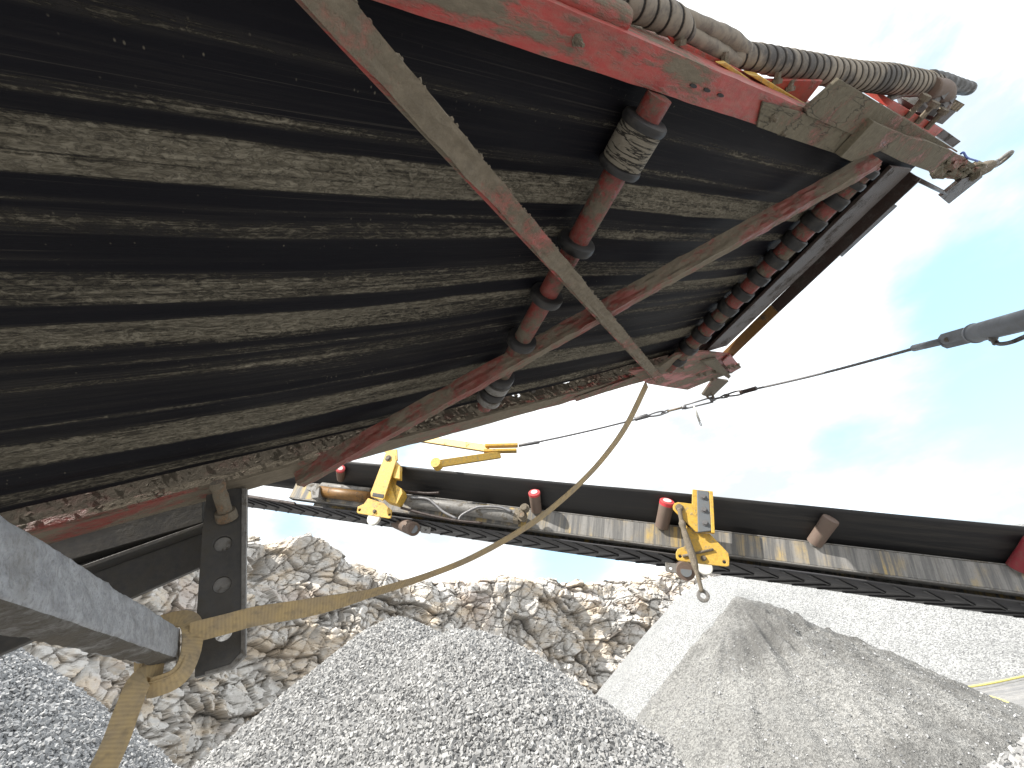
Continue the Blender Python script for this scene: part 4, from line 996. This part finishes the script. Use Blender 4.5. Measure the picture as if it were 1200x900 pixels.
ro, org = rope('wire_rope', 'thin steel rope from the yellow outrigger arms to the red conveyor lug', PR, .0085, 'stay ropes')
sl = [rp(608, 522, rope_d(608))-org, rp(632, 518, rope_d(632))-org]
rod('sleeve', sl, .016, m_galv, ro, 14)
rod('sleeve', [rp(744, 491, rope_d(744))-org, rp(759, 487, rope_d(759))-org], .022, m_galv, ro, 14)
def loop(name, pa_, pb_, w, r, mat, par):
    pa_, pb_ = Vector(pa_), Vector(pb_); d = pb_-pa_; view = ((pa_+pb_)/2+org-CP).normalized(); s_ = d.cross(view).normalized()*w
    rod(name, [pa_+d*(.5-.5*math.cos(t))+s_*math.sin(t)*(.35+.65*(.5-.5*math.cos(t))) for t in np.linspace(0, 2*math.pi, 29)], r, mat, par, 8)
loop('thimble', rp(757, 488, rope_d(757))-org, rp(779, 483, rope_d(779))-org, .022, .008, m_galv, ro)
# turnbuckle
tb = thing('turnbuckle', 'rusty steel turnbuckle hooked under the red conveyor lug', 'turnbuckle', Matrix.Translation(rp(795, 478, rope_d(795))))
org2 = rp(795, 478, rope_d(795)); org = org2
g = lambda x, y: rp(x, y, rope_d(min(x, 836)))-org2
loop('hook_eye', g(775, 485), g(784, 481), .014, .007, m_galv, tb)
rod('threaded_shank', [g(782, 482), g(802, 477)], .010, m_rustpin, tb, 12)
for dy in (-3, 3): rod('turnbuckle_body', [g(802, 477+dy*.7), g(836, 468+dy)], .0075, m_galv, tb, 10)
rod('body_end', [g(799, 478), g(804, 476.5)], .018, m_galv, tb, 14); rod('body_end', [g(832, 469), g(838, 467.5)], .018, m_galv, tb, 14)
rod('threaded_shank', [g(836, 468), g(846, 465.5)], .010, m_galv, tb, 12)
rod('toggle_pin', [g(813, 476), g(820, 494)], .011, m_white, tb, 12); loop('pin_ring', g(819, 493), g(822, 499), .008, .003, m_galv, tb)
loop('shackle', g(826, 458), g(835, 467), .03, .010, m_rustpin, tb)
loop('hook_eye', g(844, 466), g(854, 463), .018, .008, m_galv, tb)
# second rope to the right
e2d = 2.62
def d2_(px): return float(np.interp(px, [846, 1240], [dl_, 2.5]))
PR = [rp(884, 456, d2_(884)), rp(1076, 407, d2_(1076))]; org = PR[0]
ro, org = rope('wire_rope', 'steel rope from the turnbuckle rising right to the grey cylinder', PR, .0085, 'stay ropes')
g3 = lambda x, y: rp(x, y, d2_(x))-org
rod('sleeve', [g3(868, 460), g3(886, 455)], .019, m_dark, ro, 14); loop('thimble', g3(849, 464), g3(872, 459), .024, .008, m_galv, ro)
rod('sleeve', [g3(1071, 408), g3(1104, 400)], .019, m_cyl, ro, 14)
hc_ = thing('hydraulic_cylinder', 'grey hydraulic cylinder with fork end at the right edge against the sky', 'hydraulic cylinder', Matrix.Translation(rp(1140, 391, d2_(1140))))
org = rp(1140, 391, d2_(1140)); g4 = lambda x, y: rp(x, y, d2_(x))-org
view = (org-CP).normalized(); dd = (g4(1135, 391)-g4(1100, 400)).normalized(); sv = dd.cross(view).normalized(); 
for k in (-1, 1):
    a_, b_ = g4(1101, 401), g4(1133, 392.5); c_ = view*(.020*k)+sv*(-.012*k)
    prism('fork_cheek', [a_+c_-sv*.012, a_+c_+dd*.03-sv*.030, b_+c_-sv*.030, b_+c_+sv*.026, a_+c_+dd*.03+sv*.026, a_+c_+sv*.010], view*.012, m_cyl, hc_, bevel=.002)
prism('fork_end', [g4(1127, 394)-sv*.028, g4(1134, 392)-sv*.026, g4(1134, 392)+sv*.026, g4(1127, 394)+sv*.028], view*.05, m_cyl, hc_)
lathe('fork_pin', g4(1110, 398)-view*.03, g4(1110, 398)+view*.05, [(0, .012), (.08, .012)], m_steel, hc_, 12)
rod('piston_rod', [g4(1130, 393), g4(1145, 390)], .013, m_galv, hc_, 14)
pA_, pB_ = g4(1141, 391), g4(1290, 352)
L = (pB_-pA_).length; lathe('barrel', pA_, pB_, [(0, .018), (0, .046), (.012, .048), (.012, .044), (.05, .044), (L, .044)], m_cyl, hc_, 28)
lathe('port', g4(1161, 392), g4(1166, 400.5), [(0, .016), (.03, .016), (.03, .012), (.055, .012)], m_steel, hc_, 8)
rod('hose_line', curve_pts([g4(1165, 399), g4(1171, 403), g4(1185, 401), g4(1202, 394), g4(1235, 380)], 20), .009, m_dark, hc_, 10)

# ------------------------------------------------------------------ hose bundle above the red beam
def hose_obj(name, label, px, rpx, z, pitch, cat='hose', grp=None, mat=m_hose):
    P = curve_pts([MO @ oz(x, y, zz) for (x, y), zz in zip(px, z)], 900 if pitch else 40)
    R = np.interp(np.linspace(0, 1, len(P)), np.linspace(0, 1, len(rpx)), rpx)
    Rm = [r_/math.hypot(505, math.hypot(300, 380))*(p-CP).length for r_, p in zip(R, P)]
    bm = bmesh.new(); lay = bm.verts.layers.float.new('groove'); org_ = P[0].copy()
    def rf(i, L, th):
        if not pitch: return Rm[i]*(1+.03*math.sin(L*90))
        ph = (L/pitch-th/(2*math.pi)+.12*math.sin(L*7)) % 1.0
        return Rm[i]*(1.06-.09*ph+.03*math.sin(L*11+th))
    def gf(i, L, th):
        if not pitch: return .0
        ph = (L/pitch-th/(2*math.pi)+.12*math.sin(L*7)) % 1.0
        return 1.0 if ph > .86 else 0.0
    add_sweep(bm, [p-org_ for p in P], rf, 28 if pitch else 14, True, lay, gf)
    o = bm_obj(name, bm, mat); o.location = org_; return tag(o, label, cat, grp)
hose_obj('wrapped_hose', 'thick spiral wrapped hose running along the top of the red beam to its end', [(846, 66), (880, 66), (920, 74), (960, 82), (1000, 88), (1040, 93), (1072, 97), (1096, 99)], [10, 13.5, 14, 13.5, 13.5, 13.5, 12, 9], [.10, .10, .11, .12, .13, .14, .15, .15], .047)
hose_obj('wrapped_hose', 'short thick spiral wrapped hose entering at the top edge', [(660, -60), (700, -22), (735, -2), (765, 12), (794, 28), (806, 40)], [18.5, 18.5, 18.5, 17.5, 15.5, 10], [.07, .07, .07, .08, .08, .08], .05)
hose_obj('bare_hose', 'upper bare grey hose between the two wrapped lengths', [(785, 10), (805, 22), (830, 33), (855, 45), (872, 60)], [9, 9, 9, 10, 10], [.09, .09, .09, .1, .1], 0)
hose_obj('bare_hose', 'lower bare grey hose between the two wrapped lengths', [(795, 32), (815, 44), (835, 56), (852, 66), (862, 72)], [10, 9, 9, 9, 9], [.08, .08, .08, .09, .09], 0)
hose_obj('bare_hose', 'dark hose end poking out beyond the wrapped hose', [(1088, 92), (1105, 96), (1122, 101), (1136, 104)], [8, 8, 7, 6], [.16, .16, .16, .16], 0, mat=m_rubber)
hose_obj('bare_hose', 'thin braided hose looping above the red motor box', [(1034, 120), (1050, 112), (1068, 108), (1088, 108)], [3.5, 3.5, 3.5, 3.5], [.12, .12, .12, .12], 0, mat=m_steel)
